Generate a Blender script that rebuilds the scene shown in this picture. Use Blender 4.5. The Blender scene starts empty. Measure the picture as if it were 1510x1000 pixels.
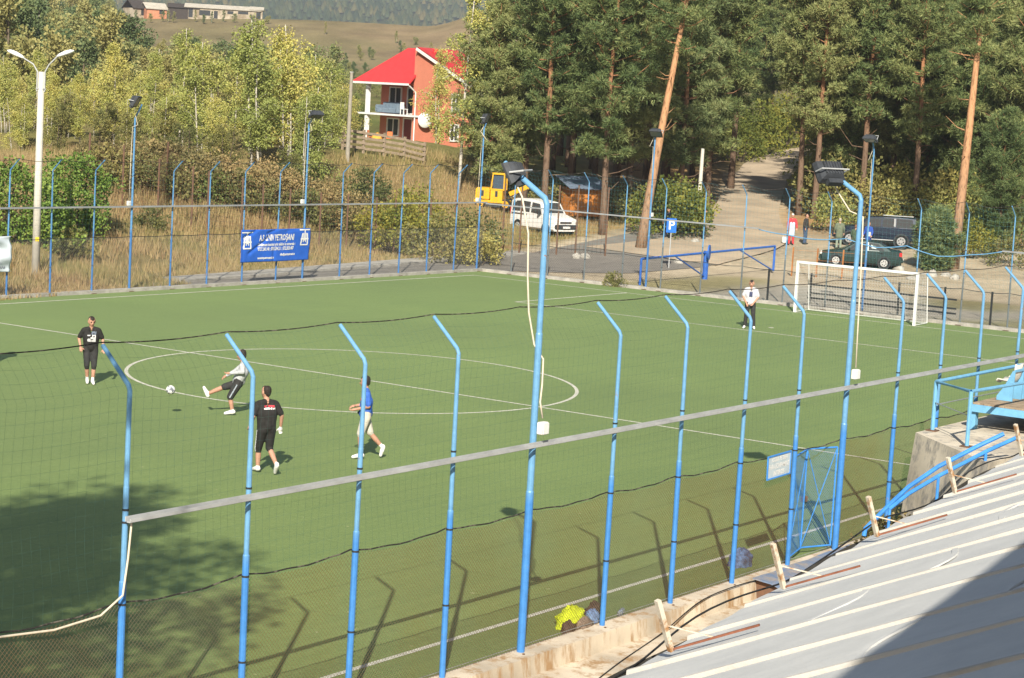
import bpy, math, random
import numpy as np
from mathutils import Vector, Matrix, Euler

# ------------------------------------------------------------------ camera
SC = bpy.context.scene
R = math.radians
CAM = np.array([-75.83, -17.20, 7.80])
FPX, PITCH, ROLL, YAW = 3064.887, R(6.47997), R(3.26706), R(55.61709)
FW = np.array([math.cos(PITCH) * math.sin(YAW), math.cos(PITCH) * math.cos(YAW), -math.sin(PITCH)])
_rt = np.array([math.cos(YAW), -math.sin(YAW), 0.0])
_up = np.cross(_rt, FW)
RT = _rt * math.cos(ROLL) + _up * math.sin(ROLL)
UP = -_rt * math.sin(ROLL) + _up * math.cos(ROLL)
cd = bpy.data.cameras.new('camera')
cam = bpy.data.objects.new('camera', cd)
SC.collection.objects.link(cam)
cd.sensor_width = 36.0
cd.lens = FPX / 1510 * 36.0
cd.clip_start, cd.clip_end = 0.5, 12000
cam.matrix_world = Matrix(((RT[0], UP[0], -FW[0], CAM[0]), (RT[1], UP[1], -FW[1], CAM[1]), (RT[2], UP[2], -FW[2], CAM[2]), (0, 0, 0, 1)))
SC.camera = cam

# ------------------------------------------------------------------ sky, sun, exposure
SUN_AZ, SUN_EL = R(57.0), R(34.2)              # the light travels towards azimuth 57 deg (from +Y to +X)
SUND = np.array([math.cos(SUN_EL) * math.sin(SUN_AZ), math.cos(SUN_EL) * math.cos(SUN_AZ), -math.sin(SUN_EL)])
w = bpy.data.worlds.new('World'); SC.world = w; w.use_nodes = True
nt = w.node_tree; nt.nodes.clear()
sky = nt.nodes.new('ShaderNodeTexSky'); sky.sky_type = 'NISHITA'; sky.sun_disc = False
sky.sun_elevation = SUN_EL; sky.sun_rotation = SUN_AZ + math.pi
sky.air_density = 1.0; sky.dust_density = 1.6; sky.ozone_density = 1.0; sky.altitude = 600
bg = nt.nodes.new('ShaderNodeBackground'); bg.inputs['Strength'].default_value = 0.062
wo = nt.nodes.new('ShaderNodeOutputWorld')
nt.links.new(sky.outputs[0], bg.inputs[0]); nt.links.new(bg.outputs[0], wo.inputs[0])
sl = bpy.data.lights.new('sun', 'SUN'); sl.energy = 5.0; sl.angle = R(0.53); sl.color = (1.0, 0.93, 0.80)
sun = bpy.data.objects.new('sun', sl); SC.collection.objects.link(sun)
sun.rotation_euler = Vector(SUND).to_track_quat('-Z', 'Y').to_euler(); sun.location = (-90, -30, 60)
SC.view_settings.view_transform = 'Standard'; SC.view_settings.look = 'None'
SC.view_settings.gamma = 1.0; SC.view_settings.use_curve_mapping = False
SC.view_settings.exposure = 0.74
SC.render.engine = 'CYCLES'
SC.cycles.max_bounces = 6; SC.cycles.diffuse_bounces = 3; SC.cycles.glossy_bounces = 2
SC.cycles.transmission_bounces = 4; SC.cycles.transparent_max_bounces = 8; SC.cycles.volume_bounces = 0
SC.cycles.use_denoising = True; SC.cycles.caustics_reflective = False; SC.cycles.caustics_refractive = False
SC.cycles.sample_clamp_indirect = 6

# ------------------------------------------------------------------ measuring helpers (surveying the place)
def ray(x, y): return FW + RT * (x - 755) / FPX - UP * (y - 500) / FPX
def G(x, y, Z=0.0):
    d = ray(x, y); return CAM + d * ((Z - CAM[2]) / d[2])
def AD(x, y, D): return CAM + ray(x, y) * D
def AY(x, y, Y):
    d = ray(x, y); return CAM + d * ((Y - CAM[1]) / d[1])
def AX(x, y, X):
    d = ray(x, y); return CAM + d * ((X - CAM[0]) / d[0])
AH = np.array([math.sin(YAW), math.cos(YAW)]); BH = np.array([math.cos(YAW), -math.sin(YAW)])
def DV(x, y):
    dx, dy = x - CAM[0], y - CAM[1]
    return dx * AH[0] + dy * AH[1], dx * BH[0] + dy * BH[1]
def XY(D, V): return CAM[0] + AH[0] * D + BH[0] * V, CAM[1] + AH[1] * D + BH[1] * V
def ss(a, b, x):
    t = np.clip((np.asarray(x, float) - a) / (b - a), 0, 1); return t * t * (3 - 2 * t)

# ------------------------------------------------------------------ materials
MATS = {}
def _nodes(name):
    m = bpy.data.materials.new(name); m.use_nodes = True
    n = m.node_tree.nodes; b = n['Principled BSDF']; return m, m.node_tree, n, b
def mat(name, col, rough=0.6, metal=0.0, var=0.15, scale=3.0, bump=0.0, bscale=40.0, col2=None, spec=0.3, thr=None):
    """plain procedural material: two noise-mixed tones of one colour, a fine bump"""
    if name in MATS: return MATS[name]
    m, t, n, b = _nodes(name)
    c = np.array(col, float)
    c2 = np.array(col2, float) if col2 is not None else c * (1 - var)
    c1 = c if col2 is not None else np.minimum(c * (1 + var), 1)
    tc = n.new('ShaderNodeTexCoord'); nz = n.new('ShaderNodeTexNoise')
    nz.inputs['Scale'].default_value = scale; nz.inputs['Detail'].default_value = 5; nz.inputs['Roughness'].default_value = 0.65
    t.links.new(tc.outputs['Object'], nz.inputs['Vector'])
    rp = n.new('ShaderNodeValToRGB'); lo, hi = thr if thr else (0.35, 0.68)
    rp.color_ramp.elements[0].position = lo; rp.color_ramp.elements[1].position = hi
    rp.color_ramp.elements[0].color = (*c1, 1); rp.color_ramp.elements[1].color = (*c2, 1)
    t.links.new(nz.outputs['Fac'], rp.inputs['Fac']); t.links.new(rp.outputs[0], b.inputs['Base Color'])
    b.inputs['Roughness'].default_value = rough; b.inputs['Metallic'].default_value = metal
    b.inputs['Specular IOR Level'].default_value = spec
    if bump:
        n2 = n.new('ShaderNodeTexNoise'); n2.inputs['Scale'].default_value = bscale; n2.inputs['Detail'].default_value = 4
        t.links.new(tc.outputs['Object'], n2.inputs['Vector'])
        bp = n.new('ShaderNodeBump'); bp.inputs['Strength'].default_value = bump; bp.inputs['Distance'].default_value = 0.05
        t.links.new(n2.outputs['Fac'], bp.inputs['Height']); t.links.new(bp.outputs[0], b.inputs['Normal'])
    MATS[name] = m; return m
def leafmat(name, cols, rand=0.35, transl=0.3, nscale=0.6):
    """foliage: tone from a ramp over noise inside the crown and a value per tree, part of the light goes through"""
    if name in MATS: return MATS[name]
    m, t, n, b = _nodes(name)
    tc = n.new('ShaderNodeTexCoord'); nz = n.new('ShaderNodeTexNoise'); nz.inputs['Scale'].default_value = nscale
    nz.inputs['Detail'].default_value = 3
    t.links.new(tc.outputs['Object'], nz.inputs['Vector'])
    oi = n.new('ShaderNodeObjectInfo')
    ge = n.new('ShaderNodeNewGeometry')
    a1 = n.new('ShaderNodeMath'); a1.operation = 'MULTIPLY_ADD'; a1.inputs[1].default_value = rand; a1.inputs[2].default_value = -rand / 2
    t.links.new(oi.outputs['Random'], a1.inputs[0])
    a2 = n.new('ShaderNodeMath'); a2.operation = 'ADD'; t.links.new(nz.outputs['Fac'], a2.inputs[0]); t.links.new(a1.outputs[0], a2.inputs[1])
    a3 = n.new('ShaderNodeMath'); a3.operation = 'MULTIPLY_ADD'; a3.inputs[1].default_value = 0.35; t.links.new(ge.outputs['Random Per Island'], a3.inputs[0])
    a4 = n.new('ShaderNodeMath'); a4.operation = 'SUBTRACT'; a4.inputs[1].default_value = 0.175
    t.links.new(a2.outputs[0], a3.inputs[2]); t.links.new(a3.outputs[0], a4.inputs[0])
    rp = n.new('ShaderNodeValToRGB'); e = rp.color_ramp.elements
    e[0].position = 0.25; e[0].color = (*cols[0], 1); e[1].position = 0.75; e[1].color = (*cols[-1], 1)
    for i, c in enumerate(cols[1:-1]):
        q = e.new(0.25 + 0.5 * (i + 1) / (len(cols) - 1)); q.color = (*c, 1)
    t.links.new(a4.outputs[0], rp.inputs['Fac']); t.links.new(rp.outputs[0], b.inputs['Base Color'])
    b.inputs['Roughness'].default_value = 0.6; b.inputs['Specular IOR Level'].default_value = 0.25
    tr = n.new('ShaderNodeBsdfTranslucent'); t.links.new(rp.outputs[0], tr.inputs['Color'])
    mx = n.new('ShaderNodeMixShader'); mx.inputs['Fac'].default_value = transl
    t.links.new(b.outputs[0], mx.inputs[1]); t.links.new(tr.outputs[0], mx.inputs[2])
    t.links.new(mx.outputs[0], n['Material Output'].inputs['Surface'])
    MATS[name] = m; return m
def glassmat(name, col=(0.02, 0.025, 0.03)):
    if name in MATS: return MATS[name]
    m, t, n, b = _nodes(name)
    b.inputs['Base Color'].default_value = (*col, 1); b.inputs['Roughness'].default_value = 0.05
    b.inputs['Specular IOR Level'].default_value = 0.3
    MATS[name] = m; return m

# ------------------------------------------------------------------ mesh builder
class MB:
    def __init__(s): s.v = []; s.f = []; s.m = []; s.mi = 0; s.smooth = False
    def add(s, vs, fs):
        o = len(s.v); s.v.extend([tuple(map(float, p)) for p in vs]); s.f.extend([tuple(i + o for i in f) for f in fs]); s.m.extend([s.mi] * len(fs)); return s
    def box(s, c, d, rz=0.0, rot=None, bev=0.0):
        hx, hy, hz = d[0] / 2, d[1] / 2, d[2] / 2
        if bev:
            k = bev; P = []
            for z, ins in ((-hz, k), (-hz + k, 0), (hz - k, 0), (hz, k)):
                for sx, sy in ((-1, -1), (1, -1), (1, 1), (-1, 1)): P.append((sx * (hx - ins), sy * (hy - ins), z))
            F = [(3, 2, 1, 0), (12, 13, 14, 15)]
            for l in range(3):
                for i in range(4): j = (i + 1) % 4; F.append((l * 4 + i, l * 4 + j, l * 4 + 4 + j, l * 4 + 4 + i))
        else:
            P = [(x, y, z) for z in (-hz, hz) for x, y in ((-hx, -hy), (hx, -hy), (hx, hy), (-hx, hy))]
            F = [(3, 2, 1, 0), (4, 5, 6, 7), (0, 1, 5, 4), (1, 2, 6, 5), (2, 3, 7, 6), (3, 0, 4, 7)]
        M = rot.to_matrix() if rot is not None else Matrix.Rotation(rz, 3, 'Z')
        return s.add([M @ Vector(p) + Vector(c) for p in P], F)
    def bar(s, a, b, w, h=None, up=(0, 0, 1)):
        """square bar from a to b"""
        a, b = Vector(a), Vector(b); h = h or w; d = (b - a).normalized(); u = Vector(up)
        if abs(d.dot(u)) > 0.98: u = Vector((1, 0, 0))
        x = d.cross(u).normalized(); y = x.cross(d)
        P = [q + x * sx * w / 2 + y * sy * h / 2 for q in (a, b) for sx, sy in ((-1, -1), (1, -1), (1, 1), (-1, 1))]
        return s.add(P, [(3, 2, 1, 0), (4, 5, 6, 7), (0, 1, 5, 4), (1, 2, 6, 5), (2, 3, 7, 6), (3, 0, 4, 7)])
    def tube(s, pts, r, n=8, cap=True):
        pts = [Vector(p) for p in pts]; rr = list(r) if hasattr(r, '__len__') else [r] * len(pts)
        P = []; u = None
        for i, p in enumerate(pts):
            d = (pts[min(i + 1, len(pts) - 1)] - pts[max(i - 1, 0)])
            d = d.normalized() if d.length > 1e-9 else Vector((0, 0, 1))
            if u is None: u = d.orthogonal().normalized()
            else:
                u = u - d * u.dot(d); u = u.normalized() if u.length > 1e-6 else d.orthogonal().normalized()
            v = d.cross(u)
            for k in range(n):
                a = 2 * math.pi * k / n; P.append(p + (u * math.cos(a) + v * math.sin(a)) * rr[i])
        F = [(i * n + k, i * n + (k + 1) % n, (i + 1) * n + (k + 1) % n, (i + 1) * n + k) for i in range(len(pts) - 1) for k in range(n)]
        if cap and n > 2: F += [tuple(range(n - 1, -1, -1)), tuple((len(pts) - 1) * n + k for k in range(n))]
        return s.add(P, F)
    def prism(s, poly, axis, a, b):
        """2-D polygon pushed along an axis from a to b; poly in the other two axes in xyz order"""
        def p3(q, h): l = list(q); l.insert(axis, h); return l
        n = len(poly); P = [p3(q, a) for q in poly] + [p3(q, b) for q in poly]
        return s.add(P, [tuple(range(n - 1, -1, -1)), tuple(range(n, 2 * n))] + [(i, (i + 1) % n, n + (i + 1) % n, n + i) for i in range(n)])
    def lathe(s, prof, n=16, axis=2, c=(0, 0, 0)):
        P = []
        for r, h in prof:
            for k in range(n):
                a = 2 * math.pi * k / n; q = [r * math.cos(a), r * math.sin(a)]; q.insert(axis, h)
                P.append([q[i] + c[i] for i in range(3)])
        m = len(prof)
        F = [(i * n + k, i * n + (k + 1) % n, (i + 1) * n + (k + 1) % n, (i + 1) * n + k) for i in range(m - 1) for k in range(n)]
        return s.add(P, F + [tuple(range(n - 1, -1, -1)), tuple((m - 1) * n + k for k in range(n))])
    def quad(s, a, b, c, d): return s.add([a, b, c, d], [(0, 1, 2, 3)])
    def mesh(s, name, mats):
        me = bpy.data.meshes.new(name); me.from_pydata(s.v, [], s.f)
        for m in (mats if isinstance(mats, (list, tuple)) else [mats]): me.materials.append(m)
        if any(s.m): me.polygons.foreach_set('material_index', s.m)
        if s.smooth: me.polygons.foreach_set('use_smooth', [True] * len(s.f))
        me.update(); return me
    def build(s, name, mats, parent=None, loc=None, rz=None):
        return link(name, s.mesh(name, mats), parent, loc, rz)
def link(name, data, parent=None, loc=None, rz=None):
    o = bpy.data.objects.new(name, data); SC.collection.objects.link(o)
    if parent is not None: o.parent = parent
    if loc is not None: o.location = loc
    if rz is not None: o.rotation_euler = (0, 0, rz)
    return o
def npmesh(name, V, F, mats, mi=None):
    """fast mesh from numpy arrays; F (n,3) or (n,4)"""
    me = bpy.data.meshes.new(name); V = np.asarray(V, np.float32); F = np.asarray(F, np.int32)
    me.vertices.add(len(V)); me.vertices.foreach_set('co', V.ravel())
    k = F.shape[1]; me.loops.add(F.size); me.loops.foreach_set('vertex_index', F.ravel())
    me.polygons.add(len(F)); me.polygons.foreach_set('loop_start', np.arange(0, F.size, k, dtype=np.int32))
    for m in (mats if isinstance(mats, (list, tuple)) else [mats]): me.materials.append(m)
    if mi is not None: me.polygons.foreach_set('material_index', np.asarray(mi, np.int32))
    me.update(calc_edges=True); return me
def tag(o, label=None, cat=None, group=None, kind=None):
    if label: o['label'] = label
    if cat: o['category'] = cat
    if group: o['group'] = group
    if kind: o['kind'] = kind
    return o
def thing(name, label, cat, loc=(0, 0, 0), rz=0.0, group=None):
    return tag(link(name, None, None, loc, rz), label, cat, group)
def struct(o): return tag(o, kind='structure')
def copy_tree(o, parent=None):
    c = o.copy(); SC.collection.objects.link(c); c.parent = parent
    for ch in list(o.children): copy_tree(ch, c)
    return c
def strands(lines, r, n=3):
    """thin prisms along many polylines -> numpy verts, faces (all lines of equal point count)"""
    L = np.asarray(lines, float); nl, npt, _ = L.shape
    d = np.gradient(L, axis=1); d /= np.maximum(np.linalg.norm(d, axis=2, keepdims=True), 1e-9)
    ref = np.where(np.abs(d[..., 2:3]) > 0.9, np.array([1.0, 0, 0]), np.array([0, 0, 1.0]))
    u = np.cross(d, ref); u /= np.maximum(np.linalg.norm(u, axis=2, keepdims=True), 1e-9); v = np.cross(d, u)
    P = np.stack([L + (u * math.cos(2 * math.pi * k / n) + v * math.sin(2 * math.pi * k / n)) * r for k in range(n)], 2)
    idx = np.arange(nl * npt * n).reshape(nl, npt, n); nx = np.roll(idx, -1, axis=2)
    F = np.stack([idx[:, :-1], nx[:, :-1], nx[:, 1:], idx[:, 1:]], -1).reshape(-1, 4)
    return P.reshape(-1, 3), F
def joinVF(parts):
    V = []; F = []; o = 0
    for v, f in parts: V.append(v); F.append(f + o); o += len(v)
    return np.concatenate(V), np.concatenate(F)
def text_mesh(txt, size, name='lettering', ext=0.0, align='CENTER', bold=0.0):
    cu = bpy.data.curves.new(name, 'FONT'); cu.body = txt; cu.size = size; cu.align_x = align; cu.align_y = 'CENTER'
    cu.extrude = ext; cu.offset = bold; cu.resolution_u = 2
    o = bpy.data.objects.new(name, cu); SC.collection.objects.link(o)
    bpy.context.view_layer.update()
    me = bpy.data.meshes.new_from_object(o.evaluated_get(bpy.context.evaluated_depsgraph_get()))
    bpy.data.objects.remove(o); bpy.data.curves.remove(cu)
    return me
# ------------------------------------------------------------------ lie of the land
PW, PX0, HX = 36.97, -62.6, -31.31              # pitch width, far end, halfway line (goal line at X = 0)
rng = np.random.default_rng(7)
def vnoise(x, y, s, seed=0):
    """smooth value noise"""
    x = np.asarray(x, float) / s; y = np.asarray(y, float) / s
    xi = np.floor(x).astype(np.int64); yi = np.floor(y).astype(np.int64); fx = x - xi; fy = y - yi
    fx = fx * fx * (3 - 2 * fx); fy = fy * fy * (3 - 2 * fy)
    def h(a, b): 
        n = (a * 374761393 + b * 668265263 + seed * 974634777) & 0x7fffffff
        n = ((n ^ (n >> 13)) * 1274126177) & 0x7fffffff
        return ((n ^ (n >> 16)) & 0xffff) / 65535.0
    return (h(xi, yi) * (1 - fx) + h(xi + 1, yi) * fx) * (1 - fy) + (h(xi, yi + 1) * (1 - fx) + h(xi + 1, yi + 1) * fx) * fy
def kerb_line(X): return 40.6 + (np.asarray(X, float) + 17) * 0.115     # back edge of the pavement by the far road
def hgt(X, Y):
    X = np.asarray(X, float); Y = np.asarray(Y, float); D, V = DV(X, Y)
    base = np.interp(D, [0, 106, 200, 260, 400, 450, 500, 545, 700, 1500, 2600, 2900], [0, 0, 6.1, 8, 13.5, 17.5, 24.0, 23.2, 12, 15, 165, 205])
    base = base + 9.5 * ss(-26, 3, V) * ss(410, 490, D) * ss(640, 520, D)
    base = base + (vnoise(X, Y, 60, 3) - .5) * 3.5 * ss(220, 420, D) + (vnoise(X, Y, 260, 5) - .5) * 50 * ss(1500, 2400, D)
    d = Y - kerb_line(X)
    bank = 3.6 * ss(1.5, 17, d) * ss(14, -8, V) * ss(168, 122, D)
    bank = bank + (vnoise(X, Y, 4, 9) - .5) * .5 * ss(1, 6, d) * ss(260, 130, D)
    inpit = ss(PX0 - 4, PX0 - 2, X) * ss(2.6, 0.8, X) * ss(-3.2, -2.4, Y) * ss(38.2, 36.2, Y)
    low = ss(-2.2, -3.2, Y) * ss(6, 0, X)
    return base + bank - .35 * inpit - .38 * low
def Hz(x, y): return float(hgt(x, y))
def GT(px, py, it=60):
    """where the sight line through a spot of the picture meets the land"""
    d = ray(px, py); t = 60.0
    for _ in range(4000):
        p = CAM + d * t
        if p[2] < hgt(p[0], p[1]): break
        t += max(.15, t * .002)
    return CAM + d * t
def at_ground(px, D):
    """ground point at picture column px and distance D"""
    V = (px - 755) / FPX * D + 0.0
    x, y = XY(D, V); z = Hz(x, y)
    for _ in range(6):                                            # the camera is rolled: correct the column
        p = np.array([x, y, z]) - CAM; zz = p @ FW; V += (px - (755 + FPX * (p @ RT) / zz)) * D / FPX
        x, y = XY(D, V); z = Hz(x, y)
    return np.array([x, y, z])

# road centre lines (world)
ROAD_UP = [at_ground(px, D) for px, D in ((1062, 108), (1082, 118), (1097, 130), (1108, 142), (1120, 155), (1138, 168), (1170, 178), (1225, 186), (1300, 192))]
ROAD_UP[0] = np.array([18.0, 38.6, 0.0])
def dist_poly(X, Y, pts):
    best = np.full(np.shape(X), 1e9)
    for a, b in zip(pts[:-1], pts[1:]):
        ax, ay, bx, by = a[0], a[1], b[0], b[1]; dx, dy = bx - ax, by - ay; L = dx * dx + dy * dy
        t = np.clip(((X - ax) * dx + (Y - ay) * dy) / L, 0, 1)
        best = np.minimum(best, np.hypot(X - ax - t * dx, Y - ay - t * dy))
    return best
def col_land(X, Y):
    """earth colours of the land: turf, dry grass, gravel, needle litter, bare hill, far forest"""
    D, V = DV(X, Y); n1 = vnoise(X, Y, 6, 1); n2 = vnoise(X, Y, 1.7, 2); n3 = vnoise(X, Y, 25, 4)
    C = lambda r, g, b: np.array([r, g, b])
    mixc = lambda a, b, t: a * (1 - t[..., None]) + b * t[..., None]
    gravel = mixc(C(.50, .42, .30), C(.39, .32, .22), n2)
    dry = mixc(C(.25, .185, .085), C(.15, .14, .05), n1)
    grass = mixc(C(.12, .15, .04), C(.22, .19, .07), n1)
    litter = mixc(C(.42, .25, .11), C(.24, .15, .07), n2)
    bare = mixc(C(.27, .195, .115), C(.16, .145, .065), n3 * .7 + n1 * .3)
    far = mixc(C(.035, .055, .03), C(.06, .07, .03), n3)
    conc = mixc(C(.40, .37, .31), C(.33, .30, .24), n1)
    c = np.broadcast_to(gravel, X.shape + (3,)).copy()
    dk = Y - kerb_line(X)
    left = ss(9, 3, V)
    c = mixc(c, dry, ss(-.5, .5, dk) * left)
    c = mixc(c, grass, ss(.55, .7, n1) * ss(-.5, 3, dk) * left * .8)
    c = mixc(c, grass, left * ss(128, 150, D))
    rd = dist_poly(X, Y, ROAD_UP)
    c = mixc(c, litter, ss(120, 128, D + (n1 - .5) * 8) * (1 - left) * ss(2.0, 3.2, rd))
    # apron of concrete behind the goal, strips of weedy grass on it
    ap = ss(14, 11, X + (n1 - .5) * 3) * ss(2, 3, X) * ss(30, 26, Y)
    c = mixc(c, conc, ap)
    c = mixc(c, grass * 1.15, ss(.50, .68, n1) * ss(2.5, 4, X) * ss(26, 15, X) * ss(36, 33, Y) * .65)
    c = mixc(c, grass, ss(.5, .6, n3) * ss(118, 124, D) * ss(140, 128, D) * ss(13, 15, V) * ss(22, 19, V))
    c = mixc(c, grass * .8, ss(150, 190, D))
    c = mixc(c, bare, ss(330, 400, D))
    c = mixc(c, far, ss(560, 700, D))
    return np.clip(c, 0, 1)
us = np.concatenate([np.linspace(-70, 60, 40), np.linspace(62, 190, 129), np.linspace(194, 300, 40), np.linspace(308, 560, 50), np.geomspace(580, 2900, 40)])
vs = np.linspace(-1, 1, 181)
DD, TT = np.meshgrid(us, vs, indexing='ij')
TT = np.sign(TT) * np.abs(TT) ** 1.35
VV = TT * (70 + 0.62 * np.maximum(DD, 0))
TX, TY = XY(DD, VV); TZ = hgt(TX, TY)
TZ = TZ - .10 * ss(3.4, 2.6, dist_poly(TX, TY, ROAD_UP))
n_, m_ = DD.shape
idx = np.arange(n_ * m_).reshape(n_, m_)
F = np.stack([idx[:-1, :-1], idx[1:, :-1], idx[1:, 1:], idx[:-1, 1:]], -1).reshape(-1, 4)[:, ::-1]
mg, t, n, b = _nodes('earth')
at = n.new('ShaderNodeAttribute'); at.attribute_name = 'earth'
tc = n.new('ShaderNodeTexCoord'); nz = n.new('ShaderNodeTexNoise'); nz.inputs['Scale'].default_value = 2.2; nz.inputs['Detail'].default_value = 8; nz.inputs['Roughness'].default_value = .7
t.links.new(tc.outputs['Object'], nz.inputs['Vector'])
mr = n.new('ShaderNodeMapRange'); mr.inputs['From Min'].default_value = .35; mr.inputs['From Max'].default_value = .65; mr.inputs['To Min'].default_value = .6; mr.inputs['To Max'].default_value = 1.35
nzb = n.new('ShaderNodeTexNoise'); nzb.inputs['Scale'].default_value = .09; nzb.inputs['Detail'].default_value = 6; t.links.new(tc.outputs['Object'], nzb.inputs['Vector'])
mav = n.new('ShaderNodeMath'); mav.operation = 'MULTIPLY_ADD'; mav.inputs[1].default_value = .5; t.links.new(nzb.outputs['Fac'], mav.inputs[0])
mah = n.new('ShaderNodeMath'); mah.operation = 'MULTIPLY'; mah.inputs[1].default_value = .5; t.links.new(nz.outputs['Fac'], mah.inputs[0]); t.links.new(mah.outputs[0], mav.inputs[2])
t.links.new(mav.outputs[0], mr.inputs['Value'])
mu = n.new('ShaderNodeVectorMath'); mu.operation = 'SCALE'; t.links.new(at.outputs['Color'], mu.inputs[0]); t.links.new(mr.outputs[0], mu.inputs['Scale'])
t.links.new(mu.outputs[0], b.inputs['Base Color']); b.inputs['Roughness'].default_value = .95; b.inputs['Specular IOR Level'].default_value = .1
bp = n.new('ShaderNodeBump'); bp.inputs['Strength'].default_value = .6; bp.inputs['Distance'].default_value = .15
t.links.new(nz.outputs['Fac'], bp.inputs['Height']); t.links.new(bp.outputs[0], b.inputs['Normal'])
me = npmesh('ground', np.stack([TX, TY, TZ], -1).reshape(-1, 3), F, mg)
ca = me.color_attributes.new('earth', 'FLOAT_COLOR', 'POINT')
cl = col_land(TX, TY).reshape(-1, 3); ca.data.foreach_set('color', np.concatenate([cl, np.ones((len(cl), 1))], 1).astype(np.float32).ravel())
me.polygons.foreach_set('use_smooth', [True] * len(F))
struct(link('ground', me))

# ------------------------------------------------------------------ pitch
mt, t, n, b = _nodes('artificial turf')
tc = n.new('ShaderNodeTexCoord')
def nz_(scale, det=4, vec=None, sx=None):
    q = n.new('ShaderNodeTexNoise'); q.inputs['Scale'].default_value = scale; q.inputs['Detail'].default_value = det
    if sx:
        mp = n.new('ShaderNodeMapping'); mp.inputs['Scale'].default_value = sx; t.links.new(tc.outputs['Object'], mp.inputs[0]); t.links.new(mp.outputs[0], q.inputs['Vector'])
    else: t.links.new(tc.outputs['Object'], q.inputs['Vector'])
    return q
n1 = nz_(.35, 3); n2 = nz_(8, 9); n2.inputs['Roughness'].default_value = .75; n3 = nz_(1, 5, sx=(.25, 5, 1))
rp = n.new('ShaderNodeValToRGB'); e = rp.color_ramp.elements
e[0].position = .38; e[0].color = (.052, .088, .014, 1); e[1].position = .62; e[1].color = (.110, .145, .032, 1)
a1 = n.new('ShaderNodeMath'); a1.operation = 'MULTIPLY_ADD'; a1.inputs[1].default_value = .60; t.links.new(n2.outputs['Fac'], a1.inputs[0])
a2 = n.new('ShaderNodeMath'); a2.operation = 'MULTIPLY_ADD'; a2.inputs[1].default_value = .25; t.links.new(n3.outputs['Fac'], a2.inputs[0])
a3 = n.new('ShaderNodeMath'); a3.operation = 'MULTIPLY'; a3.inputs[1].default_value = .15; t.links.new(n1.outputs['Fac'], a3.inputs[0])
t.links.new(a3.outputs[0], a2.inputs[2]); t.links.new(a2.outputs[0], a1.inputs[2]); t.links.new(a1.outputs[0], rp.inputs['Fac'])
# worn brownish band along the near fence
sx_ = n.new('ShaderNodeSeparateXYZ'); t.links.new(tc.outputs['Object'], sx_.inputs[0])
fr = n.new('ShaderNodeMath'); fr.operation = 'PINGPONG'; fr.inputs[1].default_value = 2.0; t.links.new(sx_.outputs['X'], fr.inputs[0])      # butt joints of the 4 m turf rolls
jm = n.new('ShaderNodeMapRange'); jm.inputs['From Max'].default_value = .05; jm.inputs['To Min'].default_value = .80; t.links.new(fr.outputs[0], jm.inputs['Value'])
wn = nz_(.09, 5); wm = n.new('ShaderNodeMapRange'); wm.inputs['From Min'].default_value = .35; wm.inputs['From Max'].default_value = .65; wm.inputs['To Min'].default_value = .86; wm.inputs['To Max'].default_value = 1.14; t.links.new(wn.outputs['Fac'], wm.inputs['Value'])
ml = n.new('ShaderNodeMath'); ml.operation = 'MULTIPLY'; t.links.new(jm.outputs[0], ml.inputs[0]); t.links.new(wm.outputs[0], ml.inputs[1])
vs_ = n.new('ShaderNodeVectorMath'); vs_.operation = 'SCALE'; t.links.new(rp.outputs[0], vs_.inputs[0]); t.links.new(ml.outputs[0], vs_.inputs['Scale'])
fk = nz_(7.0, 2); fm = n.new('ShaderNodeMapRange'); fm.inputs['From Min'].default_value = .735; fm.inputs['From Max'].default_value = .76; t.links.new(fk.outputs['Fac'], fm.inputs['Value'])
fx_ = n.new('ShaderNodeMixRGB'); fx_.inputs[2].default_value = (.30, .28, .16, 1); t.links.new(fm.outputs[0], fx_.inputs[0]); t.links.new(vs_.outputs[0], fx_.inputs[1])
t.links.new(fx_.outputs[0], b.inputs['Base Color']); b.inputs['Roughness'].default_value = .75; b.inputs['Specular IOR Level'].default_value = .3
b.inputs['Sheen Weight'].default_value = .40; b.inputs['Sheen Roughness'].default_value = .4; b.inputs['Sheen Tint'].default_value = (.73, .95, .44, 1)
bp = n.new('ShaderNodeBump'); bp.inputs['Strength'].default_value = .5; bp.inputs['Distance'].default_value = .02
t.links.new(n2.outputs['Fac'], bp.inputs['Height']); t.links.new(bp.outputs[0], b.inputs['Normal'])
NY, FY, GX = -1.145, 38.25, 2.40                 # the three fence lines
pit = MB().box(((PX0 - 3 + 2.1) / 2, (NY + .12 + FY - .14) / 2, -.15), (2.1 - PX0 + 3, FY - .14 - NY - .12, .30)).build('pitch', mt)
struct(pit)
mline = mat('white line turf', (.56, .55, .46), .8, var=.25, scale=9, bump=.4, bscale=60, spec=.1)
def strip(pts, wd, z, name, m, parent, closed=False):
    P = [np.array(p[:2], float) for p in pts]; V = []; k = len(P)
    for i in range(k):
        a, c = (P[i - 1], P[(i + 1) % k]) if closed else (P[max(i - 1, 0)], P[min(i + 1, k - 1)])
        d = (c - a) / np.linalg.norm(c - a); nn = np.array([-d[1], d[0]]) * wd / 2
        V += [(*(P[i] + nn), z), (*(P[i] - nn), z)]
    F = [(2 * i, 2 * i + 1, 2 * i + 3, 2 * i + 2) for i in range(k - 1)] + ([(2 * k - 2, 2 * k - 1, 1, 0)] if closed else [])
    mb = MB(); mb.add(V, F); return mb.build(name, m, parent)
LW = .10
strip([(PX0, PW), (LW / 2, PW)], LW, .004, 'touchline', mline, pit)
strip([(PX0, 0), (LW / 2, 0)], LW, .004, 'touchline', mline, pit)
strip([(0, LW / 2), (0, PW - LW / 2)], LW, .004, 'goal_line', mline, pit)
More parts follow.
